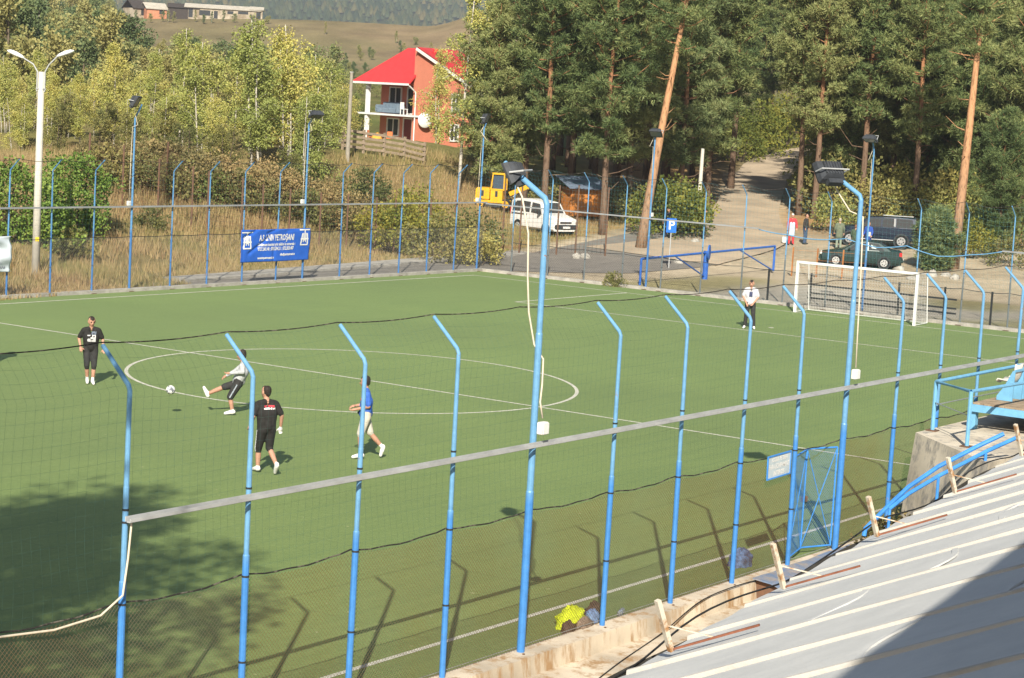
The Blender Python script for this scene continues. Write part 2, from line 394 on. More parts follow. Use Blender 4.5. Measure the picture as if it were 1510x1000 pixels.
strip([(HX, LW / 2), (HX, PW - LW / 2)], LW, .004, 'halfway_line', mline, pit)
cy = PW / 2
aa = np.linspace(0, 2 * math.pi, 97)[:-1]
for s in (1, -1):                                 # the circle in two halves, butted against the halfway line
    a0 = math.asin(LW / 2 / 6.18) * 1.02
    strip([(HX + s * 6.18 * math.sin(q), cy + 6.18 * math.cos(q)) for q in np.linspace(a0, math.pi - a0, 60)], LW, .004, 'centre_circle', mline, pit)
bx, by0, by1 = -8.37, 28.93, 2 * cy - 28.93
strip([(bx, by1), (bx, by0)], LW, .004, 'penalty_line', mline, pit)
strip([(bx + LW / 2, by0 - LW / 2), (-LW / 2, by0 - LW / 2)], LW, .004, 'penalty_line', mline, pit)
strip([(bx + LW / 2, by1 + LW / 2), (-LW / 2, by1 + LW / 2)], LW, .004, 'penalty_line', mline, pit)
sp = MB(); sp.lathe([(.11, .004), (.11, .006)], 14, 2, (-6.6, cy, 0)); sp.build('penalty_spot', mline, pit)
mconc = mat('weathered concrete', (.50, .44, .35), .9, var=.3, scale=1.6, bump=.5, bscale=14, spec=.15)
mconc2 = mat('grey concrete', (.36, .34, .30), .9, var=.25, scale=2.5, bump=.5, bscale=20, spec=.15)
for nm, c, d in (('kerb', ((PX0 - 3 + GX + .1) / 2, FY, .0), (GX + .1 - PX0 + 3, .26, .24)), ('kerb', (GX, (FY - .14 - 1.3) / 2, .0), (.26, FY - .14 + 1.3, .24))):
    k = MB().box(c, d).build(nm, mconc2); struct(k)

# ------------------------------------------------------------------ road, pavement, ledge by the near fence
def draped(name, L, Rr, m, dz=.02, parent=None):
    V = []
    for a, c in zip(L, Rr):
        for s in (0, .25, .5, .75, 1):
            x, y = a[0] * (1 - s) + c[0] * s, a[1] * (1 - s) + c[1] * s; V.append((x, y, Hz(x, y) + dz))
    F = [(5 * i + j, 5 * i + j + 1, 5 * i + j + 6, 5 * i + j + 5) for i in range(len(L) - 1) for j in range(4)]
    mb = MB(); mb.add(V, F); return mb.build(name, m, parent)
masp = mat('worn asphalt', (.33, .27, .20), .95, scale=.35, col2=(.50, .40, .285), bump=.3, bscale=25, spec=.15)
masp2 = mat('grey asphalt', (.19, .175, .155), .95, scale=1.2, col2=(.25, .23, .20), bump=.3, bscale=30, spec=.15)
def smooth_path(P, k=6):
    P = np.array(P); o = []
    for i in range(len(P) - 1):
        p0, p1, p2, p3 = P[max(i - 1, 0)], P[i], P[i + 1], P[min(i + 2, len(P) - 1)]
        for s in np.linspace(0, 1, k, endpoint=False):
            o.append(.5 * ((2 * p1) + (-p0 + p2) * s + (2 * p0 - 5 * p1 + 4 * p2 - p3) * s * s + (-p0 + 3 * p1 - 3 * p2 + p3) * s ** 3))
    o.append(P[-1]); return np.array(o)
xs = np.linspace(-34, 27, 80)
rd = struct(draped('road', [(x, float(np.interp(x, [-34, 2.4, 5, 9, 18, 27], [38.62, 38.62, 36.4, 34.3, 34.8, 36.0]))) for x in xs], [(x, float(kerb_line(x)) - 1.12) for x in xs], masp2, .02))
up = smooth_path(np.array([p[:2] for p in ROAD_UP]))
tn = np.gradient(up, axis=0); tn /= np.linalg.norm(tn, axis=1, keepdims=True); nn = np.stack([-tn[:, 1], tn[:, 0]], 1)
hw = np.interp(np.arange(len(up)), [0, 8, 14, len(up)], [4.0, 2.6, 2.05, 2.05])[:, None]
struct(draped('hill_road', up + nn * hw, up - nn * hw, masp, .05))
pv = MB()
xs = np.linspace(-16, 24, 41)
kl = [float(kerb_line(x)) for x in xs]
V = []
for x, k in zip(xs, kl):
    z = .0
    V += [(x, k - 1.1, z - .05), (x, k - 1.1, z + .12), (x, k - .97, z + .13), (x, k, z + .15), (x, k, z - .05)]
F = [(5 * i + j, 5 * i + j + 1, 5 * i + j + 6, 5 * i + j + 5) for i in range(len(xs) - 1) for j in range(4)]
pv.add(V, F + [(0, 1, 2, 3, 4), tuple(5 * (len(xs) - 1) + j for j in (4, 3, 2, 1, 0))])
struct(pv.build('pavement', mconc2))
# concrete ledge that carries the near fence: upstand, then a lower floor towards the stand
lg = MB(); lg.prism([(NY + .115, -.45), (NY + .115, .035), (NY - .24, .02), (NY - .27, -.25), (-9.5, -.34), (-9.5, -.7)], 0, PX0 - 8, 4)
def rustmat(name, base, rust, amt=.5, zs=.35):
    if name in MATS: return MATS[name]
    m, t, n, b = _nodes(name); tc = n.new('ShaderNodeTexCoord')
    mp = n.new('ShaderNodeMapping'); mp.inputs['Scale'].default_value = (1.6, 1.6, zs); t.links.new(tc.outputs['Object'], mp.inputs[0])
    q = n.new('ShaderNodeTexNoise'); q.inputs['Scale'].default_value = 2.4; q.inputs['Detail'].default_value = 7; q.inputs['Roughness'].default_value = .7; t.links.new(mp.outputs[0], q.inputs['Vector'])
    q2 = n.new('ShaderNodeTexNoise'); q2.inputs['Scale'].default_value = .9; q2.inputs['Detail'].default_value = 6; t.links.new(tc.outputs['Object'], q2.inputs['Vector'])
    r1 = n.new('ShaderNodeValToRGB'); r1.color_ramp.elements[0].color = (*[c * .72 for c in base], 1); r1.color_ramp.elements[1].color = (*[min(c * 1.18, 1) for c in base], 1)
    r1.color_ramp.elements[0].position = .35; r1.color_ramp.elements[1].position = .65; t.links.new(q2.outputs['Fac'], r1.inputs[0])
    r2 = n.new('ShaderNodeValToRGB'); r2.color_ramp.elements[0].position = 1 - amt; r2.color_ramp.elements[1].position = min(1 - amt + .14, 1)
    t.links.new(q.outputs['Fac'], r2.inputs[0])
    mx = n.new('ShaderNodeMixRGB'); mx.inputs[2].default_value = (*rust, 1); t.links.new(r2.outputs[0], mx.inputs[0]); t.links.new(r1.outputs[0], mx.inputs[1])
    t.links.new(mx.outputs[0], b.inputs['Base Color']); b.inputs['Roughness'].default_value = .85; b.inputs['Specular IOR Level'].default_value = .2
    bp = n.new('ShaderNodeBump'); bp.inputs['Strength'].default_value = .4; bp.inputs['Distance'].default_value = .03; t.links.new(q.outputs['Fac'], bp.inputs['Height']); t.links.new(bp.outputs[0], b.inputs['Normal'])
    MATS[name] = m; return m
mledge = rustmat('stained ledge concrete', (.58, .50, .39), (.36, .23, .12), .50)
struct(lg.build('concrete_ledge', mledge))
# ------------------------------------------------------------------ fences round the pitch
def paint(name, up, lo, zsplit=2.3, rust=.36):
    """two coats of blue paint meeting at zsplit, chipped to primer and rust"""
    m, t, n, b = _nodes(name); tc = n.new('ShaderNodeTexCoord'); sp = n.new('ShaderNodeSeparateXYZ'); t.links.new(tc.outputs['Object'], sp.inputs[0])
    mr = n.new('ShaderNodeMapRange'); mr.inputs['From Min'].default_value = zsplit - .12; mr.inputs['From Max'].default_value = zsplit + .12; t.links.new(sp.outputs['Z'], mr.inputs['Value'])
    q = n.new('ShaderNodeTexNoise'); q.inputs['Scale'].default_value = 5; q.inputs['Detail'].default_value = 7; q.inputs['Roughness'].default_value = .75; oi = n.new('ShaderNodeObjectInfo'); va = n.new('ShaderNodeVectorMath'); va.operation = 'MULTIPLY_ADD'; va.inputs[1].default_value = (40, 40, 40); t.links.new(oi.outputs['Random'], va.inputs[0]); t.links.new(tc.outputs['Object'], va.inputs[2]); t.links.new(va.outputs[0], q.inputs['Vector'])
    mx = n.new('ShaderNodeMixRGB'); mx.inputs[1].default_value = (*lo, 1); mx.inputs[2].default_value = (*up, 1); t.links.new(mr.outputs[0], mx.inputs[0])
    r = n.new('ShaderNodeValToRGB'); r.color_ramp.elements[0].position = 1 - rust; r.color_ramp.elements[1].position = 1 - rust + .04; t.links.new(q.outputs['Fac'], r.inputs[0])
    m2 = n.new('ShaderNodeMixRGB'); m2.inputs[2].default_value = (.23, .13, .09, 1); t.links.new(r.outputs[0], m2.inputs[0]); t.links.new(mx.outputs[0], m2.inputs[1])
    hv = n.new('ShaderNodeHueSaturation'); t.links.new(m2.outputs[0], hv.inputs['Color'])
    m3 = n.new('ShaderNodeMapRange'); m3.inputs['From Min'].default_value = .35; m3.inputs['From Max'].default_value = .65; m3.inputs['To Min'].default_value = .85; m3.inputs['To Max'].default_value = 1.12; t.links.new(q.outputs['Fac'], m3.inputs['Value']); t.links.new(m3.outputs[0], hv.inputs['Value'])
    t.links.new(hv.outputs[0], b.inputs['Base Color']); b.inputs['Roughness'].default_value = .42; b.inputs['Specular IOR Level'].default_value = .4
    MATS[name] = m; return m
mblue = paint('blue fence paint', (.135, .315, .52), (.055, .215, .54))
mblue2 = paint('old blue fence paint', (.10, .255, .47), (.055, .16, .37), rust=.40)
mgblue = paint('grey blue fence paint', (.13, .31, .53), (.13, .15, .16), zsplit=2.0)
mwire = mat('galvanised wire', (.40, .41, .40), .5, .6, var=.25, scale=4)
mrust = mat('rusty wire', (.20, .095, .035), .85, .0, col2=(.20, .165, .10), scale=.25, thr=(.42, .58))
mrust2 = mat('rusty steel', (.19, .10, .06), .9, .1, col2=(.11, .075, .055), scale=6)
mnet = mat('green twine', (.05, .13, .115), .9, var=.35, scale=1.2)
mnetc = mat('cyan twine', (.10, .28, .30), .8, var=.3, scale=1.2)
mrope = mat('dark rope', (.025, .022, .02), .9, scale=9, col2=(.14, .125, .10), thr=(.5, .6))
mtray = mat('galvanised tray', (.40, .41, .41), .5, .0, var=.15, scale=3)
mtray2 = mat('weathered tray', (.27, .28, .29), .6, var=.15, scale=3)
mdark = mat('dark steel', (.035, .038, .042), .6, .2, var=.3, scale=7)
mlamp = mat('lamp housing', (.055, .06, .068), .5, .2, var=.2, scale=8)
mwhite = mat('white paint', (.74, .74, .72), .5, var=.06, scale=5)
mplast = mat('white plastic', (.72, .71, .66), .5, var=.08, scale=6)
mcable = mat('cream cable', (.62, .55, .43), .6, var=.1, scale=9)
mblackc = mat('black cable', (.02, .02, .02), .6, var=.2, scale=9)

POST = {}
def post_mesh(kind):
    """stepped steel tube whose top leans in over the pitch (local +Y); a welded foot plate"""
    if kind in POST: return POST[kind]
    b = MB(); b.smooth = False
    r0, r1, r2 = {'near': (.042, .033, .028), 'far': (.037, .030, .026), 'goal': (.035, .028, .024)}[kind]
    zb, zt, lean = 4.48, 4.90, .44
    st = 2.32 if kind == 'near' else 1.9
    b.tube([(0, 0, .03), (0, 0, st), (0, 0, st + .015), (0, 0, 3.38), (0, 0, 3.39), (0, 0, zb - .03), (0, .025, zb + .03), (0, lean, zt)], [r0, r0, r1, r1, r2 + .003, r2, r2, r2 * .92], 10)
    b.mi = 1
    for z in (1.02, 2.06, 2.98, 3.12): b.tube([(0, 0, z), (0, 0, z + .022)], (r0 if z < st else r1) + .006, 10)
    b.mi = 0
    m = b.mesh('post', [mblue if kind == 'near' else (mblue2 if kind == 'far' else mgblue), mdark]); POST[kind] = m; return m
_p = MB().box((0, 0, .012), (.24, .30, .02)); _p.box((.085, .11, .03), (.03, .03, .02)); _p.box((-.085, -.11, .03), (.03, .03, .02)); PLATE = _p.mesh('foot_plate', mrust2)
def fence(root, kind, pts, inward, gap_posts=()):
    for i, p in enumerate(pts):
        o = link('post', post_mesh(kind), root, (p[0] - root.location.x, p[1] - root.location.y, -.0), math.atan2(inward[1], inward[0]) - math.pi / 2)
        o.rotation_euler = (math.radians(.35 * math.sin(i * 2.7)), math.radians(.4 * math.sin(i * 4.1 + 1)), o.rotation_euler.z)
        link('foot_plate', PLATE, o)
def sag(u, amp, step): return -amp * 4 * ((u / step) % 1) * (1 - (u / step) % 1)
def chainlink(name, a, b, zb, ztop, cell, r, m, root, skip=None, amp=.0, step=2.03):
    """two families of slanting wires woven together, trimmed along a sagging top wire"""
    a = np.array(a, float); b = np.array(b, float); L = np.linalg.norm(b - a); d = (b - a) / L; nrm = np.array([-d[1], d[0]])
    H = ztop - zb; lines = []
    for s in (1, -1):
        for u in np.arange(-H, L + H, cell):
            u0, u1 = u, u + s * H
            t0, t1 = 0.0, 1.0
            if u1 != u0:
                for lim, sg in ((0, 1), (L, -1)):
                    f0, f1 = sg * (u0 - lim), sg * (u1 - lim)
                    if f0 < 0 and f1 < 0: t0 = 2
                    elif f0 < 0: t0 = max(t0, f0 / (f0 - f1))
                    elif f1 < 0: t1 = min(t1, f0 / (f0 - f1))
            if t1 - t0 < .02: continue
            q = []
            for tt in np.linspace(t0, t1, 5):
                uu = u0 + (u1 - u0) * tt; z = zb + (H + sag(uu, amp, step)) * tt
                w_ = .006 * s + .02 * math.sin(uu * 1.7) * math.sin(tt * 3)
                q.append((a[0] + d[0] * uu + nrm[0] * w_, a[1] + d[1] * uu + nrm[1] * w_, z))
            if skip and any(skip(p) for p in q): continue
            lines.append(q)
    V, F = strands(lines, r)
    V -= np.array(root.location); return link(name, npmesh(name, V, F, m), root)
def net(name, a, b, inward, zlo, ztop, lean, cell, r, m, root, amp=.16, step=2.03, wob=.05, zarm=4.48):
    """knotted net hung from the rope between the arm tips, gathered at its lower edge"""
    a = np.array(a, float); b = np.array(b, float); L = np.linalg.norm(b - a); d = (b - a) / L; inw = np.array(inward, float)
    rs = np.random.default_rng(3)
    def pt(u, k):
        z = ztop + sag(u, amp, step) * k ** 2 - (ztop - zlo) * (1 - k)
        inn = lean * np.clip((z - zarm) / (ztop - zarm), 0, 1) + .10 * math.sin(k * 3.1) * (0.6 + .4 * math.sin(u * .8)) * (1 if k < 1 else 0)
        uu = u + wob * math.sin(u * 2.3 + k * 9) * (1 - k) ** 2
        return (a[0] + d[0] * uu + inw[0] * inn, a[1] + d[1] * uu + inw[1] * inn, z + wob * .6 * math.sin(u * 1.9 + k * 14) * k * (1 - k))
    nh = int((ztop - zlo) / cell); nu = int(L / .34); us_ = np.linspace(0, L, nu)
    hor = [[pt(u, k) for u in us_] for k in np.linspace(0, 1, nh)]
    ver = [[pt(u, k) for k in np.linspace(0, 1, 13)] for u in np.arange(0, L, cell)]
    V, F = joinVF([strands(hor, r), strands(ver, r)])
    V -= np.array(root.location); return link(name, npmesh(name, V, F, m), root)
def rope(name, pts, r, m, root, amp=.14, n=10, jit=.0):
    P = []
    for i in range(len(pts) - 1):
        p, q = np.array(pts[i], float), np.array(pts[i + 1], float)
        for s in np.linspace(0, 1, n, endpoint=False): P.append(p + (q - p) * s - np.array([0, 0, amp * 4 * s * (1 - s)]) + (np.array([0, 0, jit * math.sin(17 * s + i)])))
    P.append(np.array(pts[-1], float)); b = MB(); b.smooth = True
    loc = np.array(root.location) if root is not None else 0
    b.tube([p - loc for p in P], r, 6); return b.build(name, m, root)

# near fence (along the stand)
NPX = [-71.85 + 2.03 * i for i in range(24)]
NEAR = thing('pitch_fence', 'tall sky blue post and net fence in the foreground, along the metal roof', 'fence', (NPX[0], NY, 0))
FLOODX = (-51.70, -41.55)
nposts = [(x, NY) for x in NPX if min(abs(x - f) for f in FLOODX) > .5]
fence(NEAR, 'near', nposts, (0, 1))
x0, x1 = NPX[0], NPX[-1]
gate0, gate1 = -43.43, -41.55
ingate = lambda p: gate0 - .0 < p[0] < gate1
chainlink('chain_link_mesh', (x0, NY + .06), (gate0, NY + .06), .05, 2.05, .062, .0022, mrust, NEAR, None, .07)
chainlink('chain_link_mesh', (gate1, NY + .06), (x1, NY + .06), .05, 2.05, .062, .0022, mrust, NEAR, None, .05)
net('hanging_net', (x0, NY + .05), (x1, NY + .05), (0, 1), 2.0, 4.93, .44, .13, .0008, mnet, NEAR, .07)
rope('head_rope', [(x, NY + .46, 4.93) for x in NPX], .008, mrope, NEAR, .035)
rope('edge_wire', [(x, NY + .07, 2.07) for x in NPX], .011, mrope, NEAR, .06, jit=.008)
rope('bottom_wire', [(x, NY + .06, .09) for x in NPX], .006, mwire, NEAR, .0)
tr = MB()
xa, xb = -59.74, x1
Lx = xa - NPX[0]
tr.box(((xa + xb) / 2 - NPX[0], -.075, 3.05), (xb - xa, .012, .055)); tr.box(((xa + xb) / 2 - NPX[0], -.12, 3.02), (xb - xa, .05, .012)); tr.box(((xa + xb) / 2 - NPX[0], -.148, 3.04), (xb - xa, .010, .04))
tr.build('cable_tray', mtray, NEAR)
rope('feed_cable', [(-59.66, NY - .09, 3.0), (-59.69, NY - .085, 2.6), (-59.75, NY - .085, 2.2), (-60.05, NY - .06, 2.02), (-60.7, NY - .03, 1.97), (-61.4, NY, 2.02), (-63.8, NY, 2.0)], .013, mcable, NEAR, .0)

# far fence (along the road) and fence behind the goal
FPXS = [-26.42 + 2.03 * i for i in range(15)] ; FPXS = [GX - .2 - 2.03 * i for i in range(22)][::-1]
FAR = thing('pitch_fence', 'tall blue post and net fence along the far touchline, in front of the birches', 'fence', (FPXS[0], FY, 0))
FLF = [-20.25, -10.35, 1.98]
fence(FAR, 'far', [(x, FY) for x in FPXS if min(abs(x - f) for f in FLF) > .75], (0, -1))
chainlink('chain_link_mesh', (FPXS[0], FY), (GX, FY), .08, 2.05, .11, .0022, mwire, FAR, None, .03)
net('hanging_net', (FPXS[0], FY), (GX, FY), (0, -1), 2.0, 4.93, .44, .17, .0018, mnet, FAR, .12)
rope('head_rope', [(x, FY - .44, 4.92) for x in FPXS], .010, mrope, FAR, .10)
rope('edge_wire', [(x, FY, 2.06) for x in FPXS], .012, mdark, FAR, .03)
MB().box(((GX - FPXS[0]) / 2, -.09, 3.17), (GX - FPXS[0], .06, .06)).build('cable_tray', mtray2, FAR)
GPY = [FY - 1.65 - 1.985 * i for i in range(20)]
FLG = [29.40, 19.03]
GOALF = thing('pitch_fence', 'tall grey blue post and net fence behind the white goal', 'fence', (GX, GPY[0], 0))
fence(GOALF, 'goal', [(GX, y) for y in GPY if min(abs(y - f) for f in FLG) > .6], (-1, 0))
chainlink('chain_link_mesh', (GX, FY), (GX, NY), .08, 1.45, .12, .0022, mdark, GOALF, None, .03)
net('hanging_net', (GX, FY), (GX, NY), (-1, 0), 1.4, 4.93, .44, .17, .0019, mnetc, GOALF, .22, 1.985)
rope('head_rope', [(GX - .44, y, 4.92) for y in GPY], .010, mrope, GOALF, .14)
rope('edge_wire', [(GX, y, 1.46) for y in GPY], .013, mdark, GOALF, .05)
MB().box((-.08, (24.0 + FY) / 2 - GPY[0], 3.12), (.06, FY - 24.0, .06)).build('cable_tray', mtray2, GOALF)
MB().box((-.08, (13.2 - 2) / 2 - GPY[0], 3.1), (.06, 15.2, .06)).build('cable_tray', mtray2, GOALF)
rope('blue_cable', [(GX - .06, y, 3.08 + dz) for y, dz in zip(np.linspace(24.0, 13.2, 9), (0, -.12, -.2, -.05, -.3, -.12, -.42, -.25, 0))], .022, mblue, GOALF, .03, 6)
dpm = MB().box((0, 0, .74), (.06, .07, 1.42)).mesh('short_post', mdark)
for y in np.arange(23.2, -1, -1.985): link('short_post', dpm, GOALF, (.14, y - GPY[0] + .28, .0))
for z in (.42, .62, .98):
    MB().box((.10, 18.3 - GPY[0], z), (.05, 6.6, .07)).build('guard_rail', mdark, GOALF)

# ------------------------------------------------------------------ floodlight poles
def lamp_part(root, tip, yaw, tilt, big=1.0):
    """floodlight: finned body, bezel, glass, yoke; yaw = heading of its beam"""
    h = MB(); s = big; h.smooth = False
    prof = [(-.30, -.22), (.30, -.22), (.24, .16), (.10, .23), (-.10, .23), (-.24, .16)]
    P = []
    for z_, k in ((0, 1), (-.10, .92), (-.20, .62)):
        for x, y in ((-.27, -.21), (.27, -.21), (.27, .21), (-.27, .21)): P.append((x * k * s, z_ * s, y * k * s))
    h.add(P, [(0, 1, 2, 3)] + [(l * 4 + i, l * 4 + 4 + i, l * 4 + 4 + (i + 1) % 4, l * 4 + (i + 1) % 4) for l in range(2) for i in range(4)] + [(11, 10, 9, 8)])
    for k in range(-3, 4): h.box((k * .06 * s, -.17 * s, 0), (.012 * s, .10 * s, .26 * s))
    h.box((0, -.09 * s, -.25 * s), (.30 * s, .12 * s, .09 * s))
    M = Euler((-tilt, 0, yaw - math.pi / 2), 'XYZ')
    o = h.build('lamp_head', mlamp, root); o.location = tip; o.rotation_euler = M
    gl = MB().box((0, .008, 0), (.48 * s, .012, .36 * s)); gl.build('glass', glassmat('lamp glass', (.16, .18, .18)), o)
    bz = MB()
    for c, d in (((0, .004, .20 * s), (.54 * s, .03, .03 * s)), ((0, .004, -.20 * s), (.54 * s, .03, .03 * s)), ((.26 * s, .004, 0), (.03 * s, .03, .37 * s)), ((-.26 * s, .004, 0), (.03 * s, .03, .37 * s))): bz.box(c, d)
    bz.build('bezel', mdark, o)
    yk = MB(); yk.tube([(-.29 * s, -.05, 0), (-.29 * s, -.24, -.06), (.29 * s, -.24, -.06), (.29 * s, -.05, 0)], .014, 6); yk.build('yoke', mtray, o)
    return o
def flood(label, x, y, inward, lean=.75, hb=6.47, ht=6.95, r=.058, beam=None, tilt=R(35), box=True, cable=True, free=None, lampoff=(0, 0, -.05), m=None, big=1.0, straight=False):
    root = thing('floodlight_pole', label, 'floodlight pole', (x, y, 0), math.atan2(inward[1], inward[0]) - math.pi / 2, 'floodlight poles round the pitch')
    b = MB(); b.smooth = False
    tipy = lean
    b.tube([(0, 0, .03), (0, 0, 2.35), (0, 0, 2.37), (0, 0, 4.6), (0, 0, 4.62), (0, 0, hb - .05), (0, .03, hb + .03), (0, tipy, ht)], [r, r, r * .86, r * .86, r * .74, r * .74, r * .74, r * .70], 12)
    b.build('pole', m or mblue, root); link('foot_plate', PLATE, root)
    bm = 0 if beam is None else beam
    lo = Vector((0, tipy, ht)) + Vector(lampoff)
    lamp_part(root, lo, math.pi / 2 + bm, tilt, big)
    if box:
        j = MB().box((.02, -.14, 3.28), (.155, .09, .18), bev=.012); j = j.build('junction_box', mplast, root); MB().box((.02, -.197, 3.28), (.13, .012, .15)).build('lid', mwhite, j)
    if cable:
        c = MB(); c.smooth = True
        c.tube(free or [(.02, tipy - .1, ht - .12), (.09, tipy - .22, ht - .4), (.10, .25, ht - .75), (.09, -.02, hb - .35), (.085, -.06, 5.2), (.05, -.10, 4.2), (.03, -.13, 3.4)], .014, 6); c.build('cable', mcable, root)
    return root
flood('nearest tall blue floodlight pole with white junction box and cable hanging free', FLOODX[0], NY, (0, 1), beam=R(18), tilt=R(28), free=[(-.06, .55, 6.75), (-.12, .34, 6.5), (-.12, .20, 6.0), (-.12, .17, 5.4), (-.10, .13, 4.9), (-.04, .05, 4.45), (.05, -.06, 4.25), (.03, -.08, 3.9), (-.01, -.09, 3.65), (.03, -.12, 3.42)], lampoff=(-.04, -.14, -.14), big=.76)
flood('tall blue floodlight pole standing beside the blue mesh gate', FLOODX[1], NY, (0, 1), beam=R(-30), tilt=R(38), lampoff=(-.12, -.12, -.10), big=1.0)
flood('blue floodlight pole on far fence, just right of the concrete street lamp', FLF[0], FY, (0, -1), .32, r=.048, m=mblue2, beam=R(30), tilt=R(30), lampoff=(.25, .0, .10))
flood('blue floodlight pole on far fence, at the right end of the blue banner', FLF[1], FY, (0, -1), .35, r=.047, m=mblue2, beam=R(-20), tilt=R(70), lampoff=(.22, .2, -.15))
flood('blue floodlight pole in far corner, in front of the pines by the yellow digger', FLF[2], FY, (0, -1), .1, 6.6, 6.8, r=.047, m=mblue2, beam=R(20), tilt=R(20), lampoff=(0, .05, .22))
flood('blue floodlight pole behind the goal line, left of the blue parking sign', GX, FLG[0], (-1, 0), .2, 6.6, 7.0, r=.047, m=mblue2, beam=R(15), tilt=R(55), lampoff=(-.2, .1, -.2))
flood('slender blue floodlight pole behind the goal, in front of the parked cars', GX, FLG[1], (-1, 0), .2, 6.7, 7.05, r=.045, m=mblue2, beam=R(0), tilt=R(70), lampoff=(0, .25, .05))
# ------------------------------------------------------------------ the stand's low metal roof in the foreground
EA = np.array([-58.27, -7.37, 2.60]); EE = np.array([.9896, .1438, 0]); EN = np.array([.1438, -.9896, 0]); SLOPE = .435
def roofp(al, n, dz=0.0): return EA + EE * al + EN * n + np.array([0, 0, SLOPE * n + dz])
def roofmat():
    m, t, n, b = _nodes('weathered roof metal'); tc = n.new('ShaderNodeTexCoord')
    q = n.new('ShaderNodeTexNoise'); q.inputs['Scale'].default_value = .8; q.inputs['Detail'].default_value = 8; q.inputs['Roughness'].default_value = .7; t.links.new(tc.outputs['Object'], q.inputs['Vector'])
    r1 = n.new('ShaderNodeValToRGB'); r1.color_ramp.elements[0].color = (.54, .545, .535, 1); r1.color_ramp.elements[1].color = (.64, .64, .62, 1); r1.color_ramp.elements[0].position = .35; r1.color_ramp.elements[1].position = .65
    t.links.new(q.outputs['Fac'], r1.inputs[0])
    q2 = n.new('ShaderNodeTexNoise'); q2.inputs['Scale'].default_value = 1.7; q2.inputs['Detail'].default_value = 9; q2.inputs['Roughness'].default_value = .8; t.links.new(tc.outputs['Object'], q2.inputs['Vector'])
    r2 = n.new('ShaderNodeValToRGB'); r2.color_ramp.elements[0].position = .70; r2.color_ramp.elements[1].position = .76; t.links.new(q2.outputs['Fac'], r2.inputs[0])
    mx = n.new('ShaderNodeMixRGB'); mx.inputs[2].default_value = (.40, .26, .14, 1); t.links.new(r2.outputs[0], mx.inputs[0]); t.links.new(r1.outputs[0], mx.inputs[1])
    t.links.new(mx.outputs[0], b.inputs['Base Color']); b.inputs['Roughness'].default_value = .8; b.inputs['Specular IOR Level'].default_value = .12
    bp = n.new('ShaderNodeBump'); bp.inputs['Strength'].default_value = .35; bp.inputs['Distance'].default_value = .06; t.links.new(q.outputs['Fac'], bp.inputs['Height']); t.links.new(bp.outputs[0], b.inputs['Normal'])
    return m
mroof = roofmat()
mseam = mat('roof seam metal', (.50, .48, .44), .8, scale=1.3, col2=(.40, .37, .32), thr=(.52, .75), bump=.15, bscale=20)
ST = thing('stand_building', 'low building with pale weathered standing seam metal roof, in the right foreground', 'building', (EA[0], EA[1], -.4))
L0 = np.array(ST.location)
NMAX, A0, STEP = 7.25, -9.52, 1.622
k = 0; al = A0
rs = random.Random(5)
while al < 25:
    b = MB(); q = rs.uniform(-.04, .05); ns = [-.0 + q, .4, 1.2, 2.2, 3.3, 4.5, 5.8, NMAX]
    V = []
    for nn_ in ns:
        for j in range(7):
            s = j / 6; V.append(roofp(al + .05 + s * (STEP - .10), nn_, .012 * math.sin(s * 6.3 + nn_ * 1.3 + k) + .012 * math.sin(nn_ * 2.1 + k * 2) * math.sin(s * 3.14)) - L0)
    F = [(7 * i + j, 7 * i + j + 1, 7 * i + j + 8, 7 * i + j + 7) for i in range(len(ns) - 1) for j in range(6)]
    b.smooth = True; b.add(V, F); b.build('roof_panel', mroof, ST)
    jn = rs.uniform(1.3, 5.2); jb = MB(); jq = [(al + .05 + s * (STEP - .10), jn + .10 * math.sin(s * 4 + k)) for s in np.linspace(0, 1, 9)]      # lap joint of two sheets
    jb.add([roofp(a_, n_ + dn, dz) - L0 for a_, n_ in jq for dn, dz in ((-.012, -.004), (-.008, .018), (.05, .014), (.06, -.004))], [(4 * i + j, 4 * i + j + 4, 4 * i + j + 5, 4 * i + j + 1) for i in range(8) for j in range(3)]); jb.build('sheet_joint', mroof, ST)
    sm = MB(); P = []
    ns2 = np.linspace(q + .02, NMAX, 30)
    for i, nn_ in enumerate(ns2):
        wv = .006 * math.sin(nn_ * 5 + k) + .004 * math.sin(nn_ * 13 + k * 3)
        for da, dz in ((-.022, -.02), (-.016 + wv * .4, .032 + wv * .35), (.010 + wv * .4, .036), (.022, -.02)): P.append(roofp(al + da, nn_, dz) - L0)
    F = [(4 * i + j, 4 * i + j + 4, 4 * i + j + 5, 4 * i + j + 1) for i in range(29) for j in range(3)] + [(0, 1, 2, 3), tuple(4 * 29 + j for j in (3, 2, 1, 0))]
    sm.add(P, F); sm.build('roof_seam', mseam, ST)
    al += STEP; k += 1
wl = MB(); c0 = roofp(A0, .55); c1 = roofp(25, .55); c2 = roofp(25, NMAX); c3 = roofp(A0, NMAX)
def wallbox(mb, p, q, z0, z1, th=.2):
    d = np.array([q[0] - p[0], q[1] - p[1]]); d = d / np.linalg.norm(d); n2 = np.array([-d[1], d[0]]) * th / 2
    V = [(p[0] + n2[0], p[1] + n2[1]), (q[0] + n2[0], q[1] + n2[1]), (q[0] - n2[0], q[1] - n2[1]), (p[0] - n2[0], p[1] - n2[1])]
    mb.add([(x - L0[0], y - L0[1], z0 - L0[2]) for x, y in V] + [(x - L0[0], y - L0[1], z1 - L0[2]) for x, y in V], [(3, 2, 1, 0), (4, 5, 6, 7), (0, 1, 5, 4), (1, 2, 6, 5), (2, 3, 7, 6), (3, 0, 4, 7)])
mplaster = mat('cream plaster', (.52, .47, .38), .9, var=.12, scale=1.5)
wallbox(wl, c0, c1, -.7, 2.70); wl.build('wall', mplaster, ST)
gt = MB(); V = []
